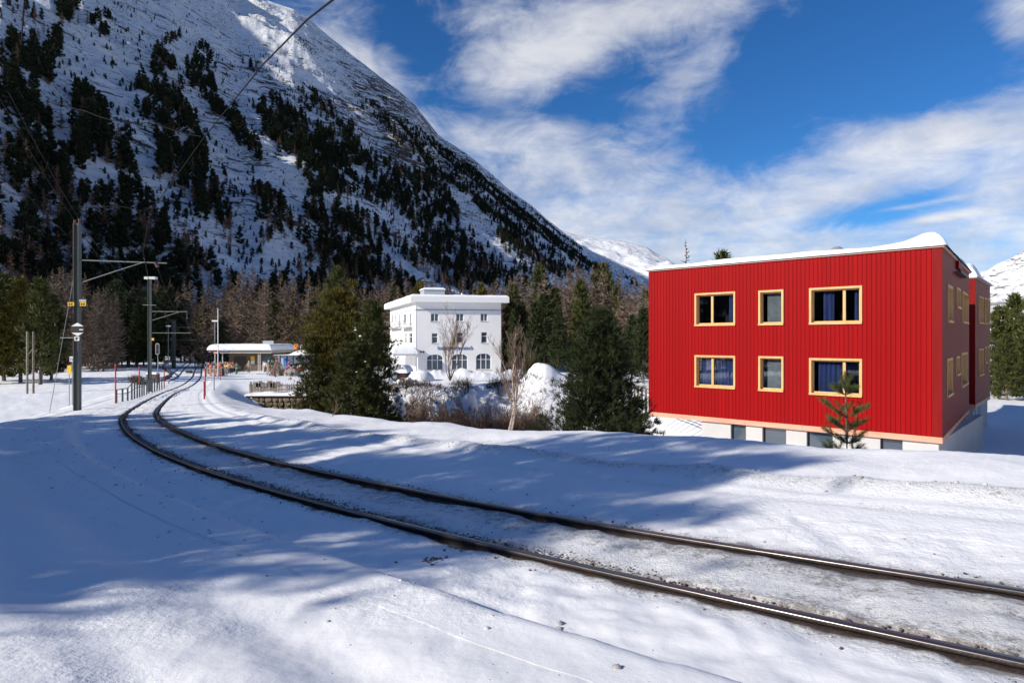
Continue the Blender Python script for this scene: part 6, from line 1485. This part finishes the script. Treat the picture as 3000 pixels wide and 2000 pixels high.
ppl = [(777, 96, 'white', 'brown', 'brown', 0, 0, 'standing at the left of the terrace'), (787, 98, 'brown', 'beige', 'white', 1, 2, 'below the teal window'), (797, 99, 'green', 'brown', 'grey', 0, 1, 'near the brush pile'), (823, 92, 'white', 'grey', 'beige', 2, .3, 'sitting right of the brush pile'), (831, 94, 'turquoise', 'dark blue', 'grey', 2, 5.9, 'sitting with back to the shelter'),
       (842, 91, 'pink', 'red', 'pink', 2, .2, 'sitting in the middle of the terrace'), (853, 93, 'black', 'dark blue', 'black', 3, 1, 'leaning forward between the pink and blue ones'), (862, 92, 'dark blue', 'black', 'light blue', 2, .5, 'sitting beside the boulder'), (868, 95, 'turquoise', 'light blue', 'turquoise', 0, 0, 'standing before the shelter post'), (874, 90, 'red', 'red', 'yellow', 2, .1, 'sitting beside the pine branches'), (880, 89, 'red', 'black', 'white', 2, 6, 'half hidden by the pine branches'), (846, 98, 'purple', 'black', 'dark blue', 0, 3, 'standing by the blue bin')]
for px, Y, j, t, h, po, rz, where in ppl: person(px, 1100, Y, j, t, h, po, rz, 'person in %s jacket and %s trousers %s' % (j, t, where), G2)
# skis stuck upright and lying
def ski(px, Y, c, lean, label, lying=False):
    p = at(px, 1090, Y); z = gz(p.x, Y); r = empty('pair_of_skis', (p.x, Y, z), label, 'skis', 'skis standing in the snow')
    for dx_ in (-.06, .06):
        m = MB(); n = 8; b = Vector((p.x+dx_, Y, z))
        if lying: pts = [b+Vector((t*1.7, .05*dx_, .05+(.12*max(0, t-.85)/.15))) for t in np.linspace(0, 1, n)]
        else: pts = [b+Vector((lean*t*1.7, -.08*max(0, t-.88)/.12, t*1.72-.05)) for t in np.linspace(0, 1, n)]
        for u, v in zip(pts[:-1], pts[1:]): m.tube([u, v], .045, 4)
        m.build('ski', cm(c), r)
for i, (px, Y, c) in enumerate([(609, 99, 'light blue'), (615, 101, 'white'), (621, 102, 'red'), (632, 103, 'dark blue'), (637, 102, 'grey'), (645, 103, 'white'), (651, 103, 'light blue'), (658, 103, 'green'), (664, 102, 'red'), (771, 97, 'white'), (783, 100, 'beige'), (803, 101, 'grey'), (836, 97, 'light blue'), (876, 96, 'white')]):
    ski(px, Y, c, random.uniform(-.12, .12), 'pair of %s skis stuck upright in the snow, %s' % (c, ['at the rails', 'under the canopy left edge', 'under the red sign', 'behind the flagpole', 'right of the flagpole', 'left of the blue sign', 'under the blue sign', 'at the station corner', 'beside the station door', 'left of the terrace group', 'below the teal window', 'beside the shelter corner', 'before the shelter wall', 'at the pine branches'][i]))
ski(752, 93, 'black', 0, 'dark pair of skis lying on the snow before the station', True)
# snow-capped bins and platform fence, blue barrel, brush pile, boulder
def platform_bits():
    Y = 88; a = at(641, 1105, Y); base = Vector((a.x, Y, gz(a.x, Y))); root = empty('wooden_planter', tuple(base), 'brown slatted wooden box in front of the waiting skiers', 'wooden box')
    bx = MB(); bx.box((a.x-.1, Y, base.z), (a.x+.55, Y+.6, base.z+1.0)); bx.build('body', mat('brown_slats', (.16, .06, .04), .8), root)
    for i in range(5): m = MB(); m.box((a.x+.6+i*.13, Y, base.z), (a.x+.66+i*.13, Y+.05, base.z+1.0)); m.build('slat', mat('fence_wood', (.16, .13, .11), .9), root)
    m = MB(); m.box((a.x-.14, Y-.04, base.z+1.0), (a.x+1.3, Y+.64, base.z+1.08)); m.build('lid', mat('fence_wood', (.16, .13, .11), .9), root)
    Y = 86; a = at(602, 1090, Y); z = gz(a.x, Y); root = empty('platform_fence', (a.x, Y, z), 'short wooden fence at the end of the platform', 'fence')
    for k in (.35, .6, .85, 1.1): m = MB(); m.box((a.x, Y, z+k), (a.x+2.2, Y+.05, z+k+.1)); m.build('rail', mat('pale_board', (.40, .30, .22), .9), root)
    for k in (0, 1.05, 2.1): m = MB(); m.box((a.x+k, Y+.05, z-.1), (a.x+k+.1, Y+.15, z+1.3)); m.build('post', mat('fence_wood', (.16, .13, .11), .9), root)
    Y = 99; a = at(838, 1073, Y); root = empty('blue_barrel', (a.x, Y, gz(a.x, Y)), 'blue bin with domed lid in front of the pale shelter', 'bin'); z = gz(a.x, Y)
    m = MB(); m.tube([(a.x, Y, z+.7), (a.x, Y, z+1.75)], .36, 14, .42); m.build('body', mat('bin_blue', (.015, .11, .36), .4), root); m = MB(); m.tube([(a.x, Y, z+1.75), (a.x, Y, z+1.86), (a.x, Y, z+2.0)], .45, 14, .18); m.build('lid', mat('bin_blue_dark', (.01, .06, .2), .4), root); m = MB(); m.box((a.x-.3, Y-.2, z-.1), (a.x+.3, Y+.2, z+.7)); m.build('stand', M_beam, root)
    Y = 88; a = at(812, 1115, Y); z = gz(a.x, Y)-.05; root = empty('brush_pile', (a.x, Y, z), 'cone of stacked bare branches standing on the yard', 'branch pile'); rs = random.Random(9)
    br = MB()
    for i in range(90): an = rs.uniform(0, 6.28); rr = rs.uniform(.6, 1.55); b = Vector((a.x+rr*math.cos(an), Y+rr*.8*math.sin(an), z)); t = Vector((a.x+rs.gauss(0, .14)-math.cos(an)*.15, Y+rs.gauss(0, .12), z+rs.uniform(1.8, 2.9))); br.tube([b, b.lerp(t, .5)+Vector((rs.gauss(0, .08), 0, rs.gauss(0, .08))), t], .045, 4, .02)
    br.build('branches', mat('pile_branches', (.30, .22, .17), .9, var=.4, vscale=2), root)
    Y = 86; a = at(856, 1105, Y); z = gz(a.x, Y)-.2; bm = bmesh.new(); bmesh.ops.create_icosphere(bm, subdivisions=3, radius=1)
    for v in bm.verts: v.co = Vector((v.co.x*1.15, v.co.y*.8, max(v.co.z, -.2)*1.15))*(1+.35*float(fbm(np.array([v.co.x*1.5]), np.array([v.co.z*1.5+v.co.y]), 3, 8)[0]))
    me = bpy.data.meshes.new('boulder'); bm.to_mesh(me); bm.free(); me.materials.append(mat('boulder_stone', (.24, .22, .19), .9, var=.3, vscale=1.5)); o = link('boulder', me, None, (a.x, Y, z)); tag(o, 'grey boulder at the edge of the terrace in front of the sitting people', 'boulder')
platform_bits()
# orange lantern sign and small white lamp behind the snow roof
Y = 106; r_, a, b = thin_post('orange_sign', 867, 1030, 1070, Y, .07, M_beam, 'orange hanging sign on a post behind the shelter snow', 'sign'); m = MB(); px_box(m, 862, 873, 1007, 1024, Y, -.2, .2); m.build('panel', mat('orange_panel', (.80, .28, .08), .5), r_)
Y = 105; r_, a, b = thin_post('small_lamp', 883, 1018, 1070, Y, .06, M_beam, 'small white lamp on a dark post right of the orange sign', 'lamp'); m = MB(); px_box(m, 880, 886, 1011, 1020, Y, -.15, .15); m.build('lamp_head', M_whtrim, r_)
